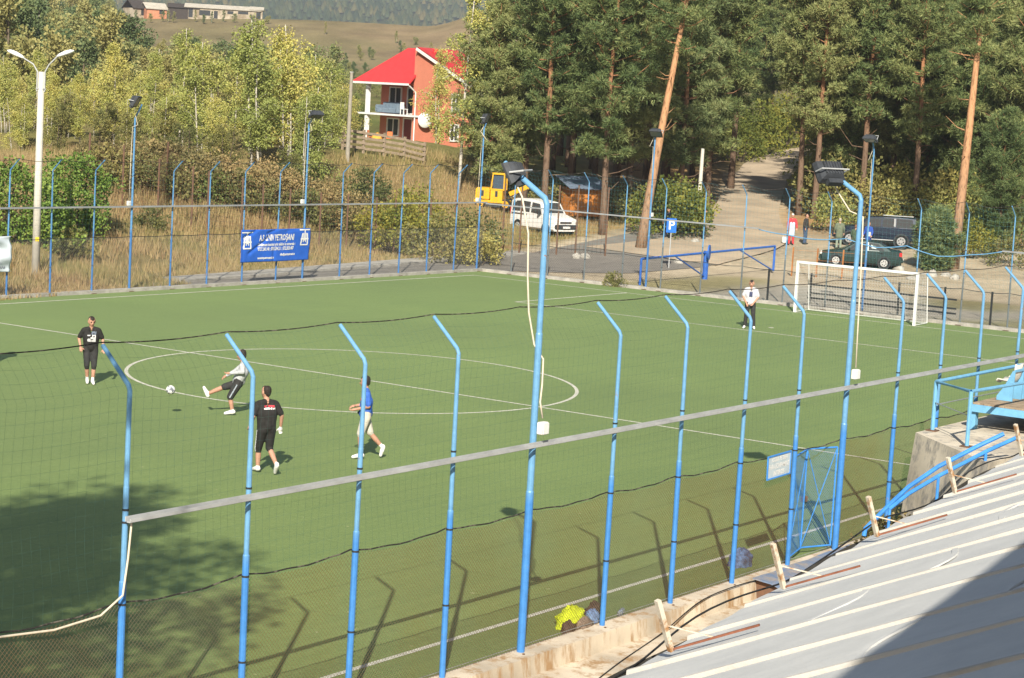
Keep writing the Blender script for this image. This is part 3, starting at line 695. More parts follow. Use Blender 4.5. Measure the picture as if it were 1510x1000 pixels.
for al_ in np.linspace(-6, 16, 23):
    sg = -.05 - .05 * math.sin(al_ * .9)
    for dn, dz in ((-.12, sg + .02), (-.11, sg - .09), (-.02, sg - .10), (.0, sg + .0)): V.append(roofp(al_, dn, dz) - L0)
gt.add(V, [(4 * i + j, 4 * i + j + 1, 4 * i + j + 5, 4 * i + j + 4) for i in range(22) for j in range(3)])
gt.build('gutter', mat('dark gutter', (.10, .095, .085), .7, .2, var=.3, scale=3), ST)
rc = MB(); rc.smooth = True
rc.tube([roofp(a_, -.16 - .05 * math.sin(a_ * 1.7), .05 + .08 * math.sin(a_ * 1.1)) - L0 for a_ in np.linspace(-6, 17, 60)], .011, 6); rc.build('cable', mblackc, ST)
mbrk = mat('flaking white steel', (.58, .52, .42), .8, scale=7, col2=(.33, .17, .07), thr=(.50, .64))
for i, al_ in enumerate((-4.4, -1.05, 2.15, 5.62, 9.35, 13.4, 17.0)):
    b = MB(); p = roofp(al_, .34, .06) - L0; lean = EE * -.17 + EN * -.10
    b.bar(p, p + lean + np.array([0, 0, .50]), .055, .045); br = b.build('bracket', mbrk, ST)
    a2 = MB(); a2.bar(p + np.array([0, 0, .012]), roofp(al_ + (.10 if i % 2 else .02), 1.15, .07) - L0, .035, .02); a2.build('foot_bar', mat('red rusty bar', (.22, .085, .05), .8, var=.3, scale=8), br)
    a3 = MB(); a3.bar(p + lean * .5 + np.array([0, 0, .26]), roofp(al_ + .08, .75, .06) - L0, .018, .012); a3.build('brace', mbrk, br)
# upper storey of the stand behind and beside the viewer: its roof edge shades the low roof
UPB = thing('stand_building', 'upper storey of the stand, its roof edge casting the straight shade on the low roof', 'building', (EA[0] + EN[0] * 9, EA[1] + EN[1] * 9, 0))
L0 = np.array(UPB.location)
def ub(al, n, z): return EA * np.array([1, 1, 0]) + EE * al + EN * n + np.array([0, 0, z])
b = MB(); V = [ub(a_, n_, z_) - L0 for z_ in (10.42, 10.64) for a_, n_ in ((-17, 7.24), (24, 7.24), (24, 14), (-17, 14))]
b.add(V, [(0, 1, 2, 3)[::-1], (4, 5, 6, 7), (0, 1, 5, 4), (1, 2, 6, 5), (2, 3, 7, 6), (3, 0, 4, 7)]); b.build('roof', mroof, UPB)
b = MB(); wallbox(b, ub(-16.5, 7.6, 0), ub(23.5, 7.6, 0), -.5, 10.41, .25); wallbox(b, ub(-16.5, 13.6, 0), ub(23.5, 13.6, 0), -.5, 10.41, .25); wallbox(b, ub(-16.5, 7.73, 0), ub(-16.5, 13.47, 0), -.5, 10.41, .25); wallbox(b, ub(23.5, 7.73, 0), ub(23.5, 13.47, 0), -.5, 10.41, .25)
b.build('wall', mplaster, UPB)

# ------------------------------------------------------------------ concrete abutment and terrace with seats
mabut = rustmat('cracked concrete', (.60, .53, .42), (.30, .28, .25), .50, 1.0)
BL = thing('concrete_abutment', 'battered block of cracked pale concrete at the end of the terrace', 'concrete block', (-39.46, -1.6, -.4))
L0 = np.array(BL.location)
top = [(-39.40, -1.62), (-30.0, -1.62), (-30.0, -4.3), (-41.6, -3.95)]
bot = [(-39.75, -1.50), (-30.0, -1.45), (-30.0, -4.3), (-42.1, -3.95)]
b = MB(); b.add([(x - L0[0], y - L0[1], 0) for x, y in bot] + [(x - L0[0], y - L0[1], 2.45) for x, y in top], [(3, 2, 1, 0), (4, 5, 6, 7), (0, 1, 5, 4), (1, 2, 6, 5), (2, 3, 7, 6), (3, 0, 4, 7)])
b.build('block', mabut, BL)
RL = thing('guard_railing', 'light blue tubular guard railing round the terrace corner', 'railing', (-38.92, -1.75, 2.05)); L0 = np.array(RL.location)
mlb = mat('light blue paint', (.16, .39, .60), .45, var=.12, scale=6)
mlb2 = mat('bright blue paint', (.055, .25, .66), .42, var=.15, scale=5)
for x, y, h in ((-38.92, -1.75, .95), (-40.22, -2.98, 1.02), (-34.4, -1.75, .95), (-31.6, -1.75, .95), (-35.2, -3.05, .95)):
    b = MB(); b.tube([(x - L0[0], y - L0[1], .0), (x - L0[0], y - L0[1], h)], .04, 8); pp = b.build('post', mlb, RL)
    MB().box((x - L0[0], y - L0[1], .012), (.20, .20, .024)).build('foot_plate', mrust2, pp)
def rail(root, pts, r, m, name='rail'):
    b = MB(); b.smooth = False; b.tube([np.array(p) - np.array(root.location) for p in pts], r, 8); return b.build(name, m, root)
rail(RL, [(-30, -1.75, 3.0), (-38.92, -1.75, 3.0), (-40.22, -2.98, 3.07), (-35.2, -3.05, 3.0), (-30, -3.08, 2.98)], .035, mlb)
rail(RL, [(-30, -1.75, 2.5), (-38.92, -1.75, 2.55)], .012, mwire, 'wire')
rail(RL, [(-38.92, -1.75, 2.6), (-40.22, -2.98, 2.62)], .010, mwire, 'wire')
SP = thing('seat_platform', 'raised brown plank platform on light blue steel frame on the terrace', 'platform', (-38.0, -2.9, 2.05)); L0 = np.array(SP.location)
mplank = mat('weathered planks', (.32, .24, .16), .9, var=.25, scale=4, bump=.4, bscale=20)
for i in range(7):
    MB().box((3.9, -.62 + i * .215, .50), (7.7, .205, .035)).build('plank', mplank, SP)
b = MB(); b.box((3.9, -.76, .42), (7.8, .05, .14)); b.box((3.9, .80, .42), (7.8, .05, .14)); b.box((-.02, .02, .42), (.05, 1.5, .14)); b.box((3.9, -.80, .30), (7.8, .03, .05)); b.build('frame', mlb, SP)
for x, y in ((.1, -.74), (.1, .74), (2.6, -.74), (2.6, .74), (5.2, -.74), (5.2, .74)): MB().box((x, y, .175), (.14, .10, .35)).build('leg', mlb, SP)
mshell = mat('off white plastic', (.70, .67, .58), .45, scale=5, col2=(.42, .38, .30), thr=(.55, .8))
def seat():
    """moulded seat shell on a blue frame, seen from behind"""
    r_ = thing('stadium_seat', '', 'seat', (0, 0, 0), 0, 'white seats in a row on the terrace platform')
    b = MB(); V = []; sec = []
    prof = [(.15, .31), (.12, .35), (.02, .34), (-.14, .33), (-.20, .42), (-.22, .58), (-.23, .70)]
    for y, z in prof:
        for s in (-1, -.6, 0, .6, 1): V.append((s * .21, y - .0, z + .035 * s * s + (0 if z > .5 else .02 * s * s)))
    b.smooth = True; b.add(V, [(5 * i + j, 5 * i + j + 1, 5 * i + j + 6, 5 * i + j + 5) for i in range(len(prof) - 1) for j in range(4)])
    o = b.build('shell', mshell, r_); md = o.modifiers.new('s', 'SOLIDIFY'); md.thickness = .02
    for s in (-1, 1):
        q = MB(); q.prism([(.10, .0), (.10, .08), (-.04, .28), (-.19, .60), (-.24, .60), (-.22, .0)], 0, s * .235 - .015, s * .235 + .015); q.build('side_frame', mlb, r_)
    q = MB(); q.box((0, -.23, .60), (.44, .03, .05)); q.build('back_bar', mlb, r_)
    return r_
s0 = seat()
slab = ['white seat at the left end of the row on the terrace', 'second white seat from the left end of the terrace row', 'third white seat from the left end of the terrace row', 'rightmost white seat of the terrace row, at the picture edge']
for i in range(4):
    o = s0 if i == 0 else copy_tree(s0)
    o.location = (-36.9 + i * .62, -2.38, 2.57); o['label'] = slab[i]
HR = thing('stair_handrail', 'bright blue double handrail climbing beside the concrete block', 'handrail', (-42.6, -2.1, -.4)); L0 = np.array(HR.location)
hu_ = [AY(1274, 790, -2.05), AY(1276, 780, -2.06), AY(1286, 770, -2.12), AY(1312, 744, -2.4), AY(1340, 718, -2.7), AY(1384, 688, -3.15), AY(1440, 659, -3.7), AY(1480, 640, -4.05)]
hl_ = [AY(1312, 750, -2.48), AY(1340, 728, -2.76), AY(1384, 702, -3.22), AY(1454, 666, -3.82), AY(1500, 645, -4.2)]
rail(HR, hu_, .042, mlb2); rail(HR, hl_, .036, mlb2)
for q in (hl_[0], hl_[2], hl_[3]): rail(HR, [(q[0], q[1], -.38), (q[0], q[1], q[2])], .028, mlb2, 'post')
stp = thing('concrete_stairs', 'worn concrete stairs rising to the terrace behind the blue handrail', 'stairs', (-41.35, -1.75, -.4), R(-123))
for i in range(9): MB().box((.2 + i * .28 + .3, 0.0, (i + 1) * .085), (.9, .95 - .004 * i, (i + 1) * .17)).build('step', mconc, stp)

# ------------------------------------------------------------------ gate, sign, ramp sheet, things by the fence
GT_ = thing('pitch_gate', 'blue steel mesh gate of two leaves standing ajar beside the flood pole', 'gate', (gate0, NY, 0))
mbw = mat('blue mesh wire', (.07, .22, .50), .5, var=.2, scale=4)
def leaf(hinge, wd, ang, flip):
    h = link('gate_leaf', None, GT_, hinge, ang)
    b = MB()
    for p, q in (((0, 0, .12), (0, 0, 1.93)), ((wd, 0, .12), (wd, 0, 1.93)), ((0, 0, .12), (wd, 0, .12)), ((0, 0, 1.93), (wd, 0, 1.93))): b.tube([p, q], .017, 6)
    b.tube([(0, 0, .12), (wd, 0, 1.93)], .008, 5); b.tube([(wd, 0, .12), (0, 0, 1.93)], .008, 5)
    b.build('leaf_frame', mlb2, h)
    ln = []
    for s in (1, -1):
        for u in np.arange(-1.81, wd + 1.81, .055):
            u0, u1 = u, u + s * 1.81; ts = [0, 1]
            tt = np.linspace(0, 1, 241); uu = u0 + (u1 - u0) * tt; ok = (uu >= 0) & (uu <= wd)
            if ok.sum() < 3: continue
            ta, tb = tt[ok][0], tt[ok][-1]; ln.append([(u0 + (u1 - u0) * q, .004 * s, .12 + 1.81 * q) for q in (ta, (ta + tb) / 2, tb)])
    V, F = strands(ln, .0022); link('mesh_panel', npmesh('mesh_panel', V, F, mbw), h)
    MB().box((wd - .03, .03, 1.02), (.04, .03, .10)).build('latch', mrust2, h)
leaf((.06, .05, 0), 1.05, R(14), 1); leaf((gate1 - gate0 - .10, .05, 0), .72, R(180 - 22), -1)
SG = thing('notice_sign', 'pale blue notice board with white lettering wired to the fence by the gate', 'sign', (-44.13, NY - .05, 1.68), 0)
MB().box((0, 0, .21), (.84, .012, .40)).build('board', mat('pale blue board', (.46, .54, .58), .6, var=.1, scale=5), SG)
b = MB()
for c, d in (((0, -.008, .405), (.86, .02, .025)), ((0, -.008, .015), (.86, .02, .025)), ((-.42, -.008, .21), (.025, .02, .365)), ((.42, -.008, .21), (.025, .02, .365))): b.box(c, d)
b.build('frame', mlb2, SG)
SG.rotation_euler = (0, R(-1.5), 0)
for i, (tx, sz, z) in enumerate((('ACCESUL PE TEREN', .098, .33), ('FARA ECHIPAMENT', .118, .21), ('INTERZIS', .11, .09))):
    o = link('lettering', text_mesh(tx, sz, bold=.004), SG, (0, -.010, z)); o.rotation_euler = (R(90), 0, 0); o.data.materials.append(mwhite)
    bb = [v.co.x for v in o.data.vertices]; wd = max(bb) - min(bb); tgt = (.58, .74, .40)[i]; o.scale = (tgt / wd, 1, 1)
RP = thing('ramp_sheet', 'worn blue grey steel sheet laid as a ramp below the gate', 'ramp', (-43.1, -1.62, .05))
b = MB(); V = []
for i, x in enumerate(np.linspace(-2.05, 1.95, 12)):
    for y, z in ((-.36, -.05 + .02 * math.sin(i)), (-.05, .03), (.30, .05)): V.append((x, y + .05 * x * .5, z + .012 * math.sin(i * 1.7 + y * 3)))
b.add(V, [(3 * i + j, 3 * i + j + 3, 3 * i + j + 4, 3 * i + j + 1) for i in range(11) for j in range(2)])
o = b.build('sheet', mat('worn blue sheet', (.16, .22, .33), .6, scale=2.6, col2=(.30, .27, .25), thr=(.42, .62), bump=.3, bscale=12), RP); o.modifiers.new('s', 'SOLIDIFY').thickness = .02
for x in (-1.9, -.3, 1.6): MB().box((x, .0, -.15), (.08, .5, .30)).build('support', mrust2, RP)
MB().bar((-2.1, -.55, .0), (1.9, -.40, .06), .04).build('edge_rod', mrust2, RP)
def lump(name, label, cat, c, d, m, seed, rz=0, group=None, n=18, rough=.28):
    rs = np.random.default_rng(seed); b = MB(); V = []; k = 9
    th = np.linspace(0, 2 * math.pi, n, endpoint=False)
    for j in range(k):
        ph = math.pi / 2 * j / (k - 1) * .98
        for a in th:
            rr = 1 + rough * (vnoise(3 * math.cos(a) + seed, 3 * math.sin(a) + 5 * ph, .9, seed) - .5) * 2
            V.append((d[0] / 2 * math.cos(ph) * math.cos(a) * rr, d[1] / 2 * math.cos(ph) * math.sin(a) * rr, d[2] * math.sin(ph) ** .8 * (1 + rough * float(vnoise(9 * math.cos(a), 9 * math.sin(a) + 7 * ph, 1.3, seed + 1) - .5) * 1.6)))
    b.add(V, [(n * i + j, n * i + (j + 1) % n, n * (i + 1) + (j + 1) % n, n * (i + 1) + j) for i in range(k - 1) for j in range(n)] + [tuple(n * (k - 1) + j for j in range(n))])
    b.smooth = True; o = b.build(name, m, None, c, rz); return tag(o, label, cat, group)
lump('jacket', 'neon yellow jacket heaped on the turf against the near fence', 'jacket', (-49.72, -.72, .0), (.75, .42, .26), mat('neon yellow cloth', (.62, .72, .03), .8, var=.25, scale=7, bump=.5), 11, R(15), rough=.35)
lump('bag', 'dark brown bag lying under the yellow jacket', 'bag', (-50.12, -.93, 0), (.44, .22, .15), mat('dark brown cloth', (.07, .05, .04), .9, var=.4, scale=9), 12, R(25))
lump('pullover', 'grey beige pullover crumpled at the foot of the fence', 'pullover', (-49.78, -.98, 0), (.48, .20, .16), mat('beige cloth', (.24, .18, .14), .9, var=.2, scale=9), 13, R(12))
lump('trousers', 'pale blue jeans heaped beside the fence post', 'trousers', (-49.28, -.82, 0), (.42, .26, .16), mat('denim', (.16, .26, .46), .9, var=.3, scale=10), 14, R(30))
lump('cap', 'dark brown knitted cap on the turf behind the jeans', 'cap', (-49.02, -.70, 0), (.36, .28, .22), mat('brown knit', (.06, .042, .034), .95, var=.4, scale=18), 15)
lump('rucksack', 'round light blue rucksack standing by the fence near the gate', 'rucksack', (-44.0, -.52, 0), (.50, .40, .30), mat('light blue cloth', (.12, .22, .42), .8, col2=(.04, .06, .12), scale=9, thr=(.4, .62)), 16)
bt = thing('water_bottle', 'clear plastic bottle lying on the turf by the fence post', 'bottle', (-48.62, -.93, .045), R(20))
b = MB(); b.smooth = True; b.lathe([(.035, -.16), (.045, -.14), (.042, 0), (.046, .06), (.044, .10), (.016, .15), (.016, .17)], 12, 0)
mpet, t, n, bb = _nodes('clear plastic'); bb.inputs['Base Color'].default_value = (.75, .85, .95, 1); bb.inputs['Roughness'].default_value = .12; bb.inputs['Transmission Weight'].default_value = .75; bb.inputs['IOR'].default_value = 1.2
b.build('bottle_body', mpet, bt); c = MB(); c.lathe([(.019, .165), (.019, .19)], 10, 0); c.build('cap', mat('green cap', (.25, .45, .15), .5), bt)
def cablething(label, pts, r, m):
    b = MB(); b.smooth = True; P = smooth_path([np.array(p, float) for p in pts], 6); b.tube(P, r, 6); return tag(b.build('cable', m), label, 'cable')
cablething('dark cable lying across the pale concrete ledge below the fence', [(-53.4, -3.3, -.26), (-51.8, -2.4, -.25), (-50.5, -2.0, -.24), (-48.4, -1.55, -.22), (-46.9, -1.42, .04), (-45.2, -1.36, .05), (-44.9, -1.5, .03)], .010, mblackc)
tag(lump('moss_patch', 'small patch of green moss on the concrete ledge', 'moss', (-49.4, -2.25, -.265), (.55, .30, .03), mat('moss', (.16, .17, .05), .95, var=.4, scale=12), 21), kind='stuff')

# ------------------------------------------------------------------ goal
GL = thing('football_goal', 'white football goal with a white net, its crossbar below the parked green car', 'goal', (0, 15.66, 0))
for y in (0, 5.21): MB().box((0, y, 1.05), (.10, .10, 2.10), bev=.01).build('goal_post', mwhite, GL)
MB().box((0, 2.605, 2.05), (.10, 5.108, .10), bev=.01).build('crossbar', mwhite, GL)
for y in (0, 5.21):
    b = MB(); b.tube([(.05, y, 2.05), (.95, y, 2.02), (1.25, y, .05), (.05, y, .03)], .022, 6); b.build('side_stay', mwhite, GL)
b = MB(); b.tube([(1.25, 0, .05), (1.25, 5.21, .05)], .022, 6); b.build('ground_bar', mwhite, GL)
ln = []
bp_ = [(.05, 2.03), (.95, 1.99), (1.22, .06)]
def prof(k):
    Ls = [math.dist(bp_[0], bp_[1]), math.dist(bp_[1], bp_[2])]; s = k * sum(Ls)
    i = 0 if s < Ls[0] else 1; f = (s - (0 if i == 0 else Ls[0])) / Ls[i]; f = min(f, 1)
    x = bp_[i][0] + (bp_[i + 1][0] - bp_[i][0]) * f; z = bp_[i][1] + (bp_[i + 1][1] - bp_[i][1]) * f; return x - .10 * math.sin(math.pi * f) * i, z - .05 * math.sin(math.pi * k)
for y in np.arange(.06, 5.2, .12): ln.append([(prof(k)[0], y, prof(k)[1]) for k in np.linspace(0, 1, 12)])
for k in np.linspace(0, 1, 25): ln.append([(prof(k)[0], y, prof(k)[1]) for y in np.linspace(0, 5.21, 12)])
for yy in (0, 5.21):
    for z in np.arange(.1, 2.0, .12): ln.append([(.05 + (1.2 - .14 * z - .05) * s, yy, z) for s in np.linspace(0, 1, 12)])
    for x in np.arange(.12, 1.2, .12): ln.append([(x, yy, .05 + s * (1.95 if x < .95 else 1.95 * (1.22 - x) / .27)) for s in np.linspace(0, 1, 12)])
V, F = strands(ln, .0035); link('goal_net', npmesh('goal_net', V, F, mat('white net', (.66, .65, .62), .8)), GL)

# ------------------------------------------------------------------ banners on the far fence
def cloth(name, w_, h_, nx, nz, fn, m, root):
    V = [(w_ * (i / nx - .5), fn(i / nx, j / nz), h_ * j / nz) for j in range(nz + 1) for i in range(nx + 1)]
    b = MB(); b.smooth = True; b.add(V, [(j * (nx + 1) + i, j * (nx + 1) + i + 1, (j + 1) * (nx + 1) + i + 1, (j + 1) * (nx + 1) + i) for j in range(nz) for i in range(nx)])
    o = b.build(name, m, root); o.modifiers.new('s', 'SOLIDIFY').thickness = .006; return o
BN = thing('banner', 'blue sponsor banner with white lettering and two emblems hung on the far fence', 'banner', (-12.24, FY - .16, .90), 0)
BW, BHh = 4.15, 1.30
def fold(u, v):
    d = .0
    for (u0, v0, u1, v1, amp, wd) in ((.12, .28, .42, .80, .055, .035), (.05, .75, .22, 1.0, .05, .04), (.38, .88, .52, 1.0, .05, .03), (.46, .0, .47, .35, .03, .03), (.66, .95, .85, 1.0, .03, .03), (.02, .0, .03, .5, .03, .03)):
        dx, dy = u1 - u0, v1 - v0; L = dx * dx + dy * dy; s = min(max(((u - u0) * dx + (v - v0) * dy) / L, 0), 1); q = math.hypot((u - u0 - s * dx) * 2.6, v - v0 - s * dy)
        d += amp * math.exp(-(q / wd / 1.6) ** 2)
    return d + .025 * math.sin(u * 9 + v * 3) - .02 * math.sin(v * 5 + u * 4)
mban = mat('blue banner cloth', (.025, .115, .52), .55, var=.10, scale=2)
bo = cloth('cloth', BW, BHh, 70, 28, fold, mban, BN)
def print_on(me, cx, cz, root, fn, w_, h_, m, name='lettering', shear=0, sx=1.0):
    """flat print laid 12 mm in front of the folded cloth"""
    co = np.zeros(len(me.vertices) * 3); me.vertices.foreach_get('co', co); co = co.reshape(-1, 3)
    X = cx + co[:, 0] * sx; Z = cz + co[:, 1] + shear * co[:, 0] * sx
    Yv = np.array([fn(min(max(x / w_ + .5, 0), 1), min(max(z / h_, 0), 1)) for x, z in zip(X, Z)]) - .014
    me.vertices.foreach_set('co', np.stack([X, Yv, Z], -1).ravel()); me.materials.clear(); me.materials.append(m); me.update()
    return link(name, me, root)
def fit(txt, width, size, bold=.0):
    me = text_mesh(txt, size, bold=bold); xs_ = [v.co.x for v in me.vertices]; return me, width / (max(xs_) - min(xs_))
for tx, wd, sz, cx, cz, bo_ in (('A.S. UNIV PETROŞANI', 2.12, .34, .02, .95, .010), ('Continuam inscrieri prin telefon la numerele :', 2.30, .17, .05, .685, .005), ('0727.240.140 ; 0765.394.211 ; 0722.820.487', 2.22, .19, .0, .51, .006), ('asunivpetrosani.ro', .98, .13, -.62, .16, .005), ('office@asunivpetrosani.ro', .98, .13, .72, .27, .005)):
    me, sx = fit(tx, wd, sz, bo_); print_on(me, cx, cz, bo, fold, BW, BHh, mwhite, sx=sx)
def emblem(cx, cz, s):
    b = MB(); q = lambda pts: b.add([(x * s, z * s, 0) for x, z in pts], [tuple(range(len(pts)))])
    def seg(x0, z0, x1, z1, t_):
        n_ = max(2, int(math.dist((x0, z0), (x1, z1)) / .06)); L = math.dist((x0, z0), (x1, z1)); nx_, nz_2 = -(z1 - z0) / L * t_, (x1 - x0) / L * t_
        for i in range(n_):
            a0, a1 = i / n_, (i + 1) / n_
            q([(x0 + (x1 - x0) * a0 + nx_, z0 + (z1 - z0) * a0 + nz_2), (x0 + (x1 - x0) * a0 - nx_, z0 + (z1 - z0) * a0 - nz_2), (x0 + (x1 - x0) * a1 - nx_, z0 + (z1 - z0) * a1 - nz_2), (x0 + (x1 - x0) * a1 + nx_, z0 + (z1 - z0) * a1 + nz_2)])
    seg(-.5, .5, .5, .5, .035); seg(0, .5, 0, -.2, .05); seg(-.22, .28, -.30, -.42, .055); seg(.22, .28, .30, -.42, .055); seg(-.36, -.08, .36, -.08, .05); seg(-.34, -.46, .34, -.46, .04); seg(-.12, .3, -.1, -.3, .035); seg(.12, .3, .1, -.3, .035)
    me = b.mesh('emblem', mwhite); print_on(me, cx, cz, bo, fold, BW, BHh, mwhite, 'emblem')
emblem(-1.72, .86, .66); emblem(1.70, .93, .64)
B2 = thing('banner', 'crumpled white banner hung on the far fence at the left picture edge', 'banner', (-28.1, FY - .18, .95))
f2 = lambda u, v: .06 * math.sin(14 * (u * .9 + v * 1.1)) * v + .05 * math.sin(9 * (u - v))
b2 = cloth('cloth', 3.8, 1.25, 50, 20, f2, mat('white banner cloth', (.62, .68, .74), .6, var=.08, scale=2), B2)
for tx, wd, cx, cz in (('2011', .25, 1.35, .30), ('PETROSANI', .8, 1.25, .16)):
    me, sx = fit(tx, wd, .14); print_on(me, cx, cz, b2, f2, 3.8, 1.25, mat('grey print', (.16, .16, .22), .7), sx=sx)

# ------------------------------------------------------------------ street furniture beyond the fences
SLp = thing('street_lamp', 'tall whitish concrete street lamp post with two lamp arms, at the left', 'street lamp', (-20.35, 43.2, 0))
mpole = mat('pale concrete', (.56, .53, .46), .9, var=.10, scale=3, bump=.2, bscale=30)
b = MB(); b.smooth = True; b.tube([(0, 0, -.3), (0, 0, 7.95)], [.165, .115], 14); b.build('pole', mpole, SLp)
for i, (dx, dz, ry) in enumerate(((-.72, 8.42, 0), (.60, 8.55, 0))):
    dirv = np.array([BH[0], BH[1]]) * dx
    b = MB(); b.tube([(dirv[0] * .22, dirv[1] * .22, 7.2), (dirv[0] * .22, dirv[1] * .22, 7.95), (dirv[0] * .45, dirv[1] * .45, 8.22), (dirv[0] * .95, dirv[1] * .95, dz)], .028, 7); a = b.build('lamp_arm', mtray, SLp)
    MB().box((dirv[0] * .12, dirv[1] * .12, 7.3), (.16, .16, .05)).build('clamp', mtray, a)
    h = MB(); h.smooth = True; P = []
    for s, wd, hh in ((0, .05, .05), (.12, .10, .09), (.35, .15, .12), (.58, .13, .10), (.70, .04, .03)):
        for k in range(10):
            an = 2 * math.pi * k / 10; P.append((s, wd * math.cos(an), hh * math.sin(an) * (1 if math.sin(an) > 0 else .55)))
    h.add(P, [(10 * i2 + k, 10 * i2 + (k + 1) % 10, 10 * i2 + 10 + (k + 1) % 10, 10 * i2 + 10 + k) for i2 in range(4) for k in range(10)] + [tuple(range(9, -1, -1)), tuple(40 + k for k in range(10))])
    o = h.build('lamp_head', mwhite, a); o.location = (dirv[0] * .95, dirv[1] * .95, dz); o.rotation_euler = (0, R(-22), math.atan2(dirv[1], dirv[0]))
MB().box((-.08, -.13, 1.55), (.14, .02, .16), rz=R(-35)).build('yellow_tag', mat('yellow tag', (.75, .55, .03), .6), SLp)
PS = thing('parking_sign', 'blue square parking sign with white letter on a thin grey pole', 'sign', tuple(at_ground(986, 104)), -YAW)
b = MB(); b.tube([(0, 0, 0), (0, 0, 2.45)], .03, 8); b.build('pole', mtray, PS)
MB().box((0, -.045, 2.15), (.50, .02, .72), bev=.008).build('plate', mat('sign blue', (.02, .14, .55), .4, var=.05), PS)
o = link('lettering', text_mesh('P', .62, bold=.012), PS, (0, -.058, 2.15)); o.rotation_euler = (R(90), 0, 0); o.data.materials.append(mwhite)
BR = thing('barrier_gate', 'blue steel swing barrier with round counterweight disc across the car park entry', 'barrier', (10.41, 30.95, 0))
mbar = mat('barrier blue', (.03, .115, .42), .5, var=.2, scale=4)
dirb = (np.array([18.0, 31.5]) - np.array([3.94, 30.89])); dirb = dirb / np.linalg.norm(dirb)
def bp3(s, z): return (dirb[0] * s, dirb[1] * s, z)
b = MB(); b.tube([bp3(0, 0), bp3(0, 1.35)], .13, 10); b.build('pivot_post', mbar, BR)
b = MB(); b.tube([bp3(-6.4, 1.18), bp3(7.6, 1.36)], .055, 8); b.build('boom', mbar, BR)
b = MB(); b.tube([bp3(-6.4, 0), bp3(-6.4, 1.18)], .055, 8); b.build('rest_post', mbar, BR)
b = MB(); b.tube([bp3(7.6, 0.1), bp3(7.6, 1.36)], .06, 8); b.build('end_post', mbar, BR)
b = MB(); b.tube([bp3(-3.1, 1.18), bp3(-.1, .15)], .035, 6); b.build('brace', mbar, BR)
b = MB(); b.tube([bp3(3.6, 1.28), bp3(7.5, .15)], .035, 6); b.build('brace', mbar, BR)
b = MB(); b.smooth = False; b.lathe([(.36, -.03), (.36, .03)], 24, 1, (0, 0, 0)); o = b.build('counterweight', mbar, BR, (-.10, -.20, 1.30), R(20))
# ------------------------------------------------------------------ trees
def rand_rot(rs, n):
    q = rs.normal(size=(n, 3)); return q / np.linalg.norm(q, axis=1, keepdims=True)
def tufts(C_, S, rs, per, ln, wd, up=.3, flat=.0, quad=False):
    """leaf or needle blades round clump centres: C_ (n,3), S radius (n,)"""
    n = len(C_); C2 = np.repeat(C_, per, 0); S2 = np.repeat(S, per)
    d = rand_rot(rs, n * per); d[:, 2] = d[:, 2] * (1 - flat) + up; d /= np.linalg.norm(d, axis=1, keepdims=True)
    base = C2 + d * (S2 * rs.uniform(.15, .95, n * per) ** .6)[:, None] * np.array([1, 1, 1 - flat * .5])
    d2 = d + rand_rot(rs, n * per) * .7; d2 /= np.linalg.norm(d2, axis=1, keepdims=True)
    sd = np.cross(d2, rand_rot(rs, n * per)); sd /= np.maximum(np.linalg.norm(sd, axis=1, keepdims=True), 1e-6)
    L = (ln * rs.uniform(.6, 1.3, n * per))[:, None]; W = (wd * rs.uniform(.6, 1.3, n * per))[:, None]
    if quad:
        V = np.stack([base, base + d2 * L * .5 + sd * W, base + d2 * L, base + d2 * L * .5 - sd * W], 1).reshape(-1, 3); return V, np.arange(len(V)).reshape(-1, 4)
    V = np.stack([base - sd * W, base + sd * W, base + d2 * L], 1).reshape(-1, 3); return V, np.arange(len(V)).reshape(-1, 3)
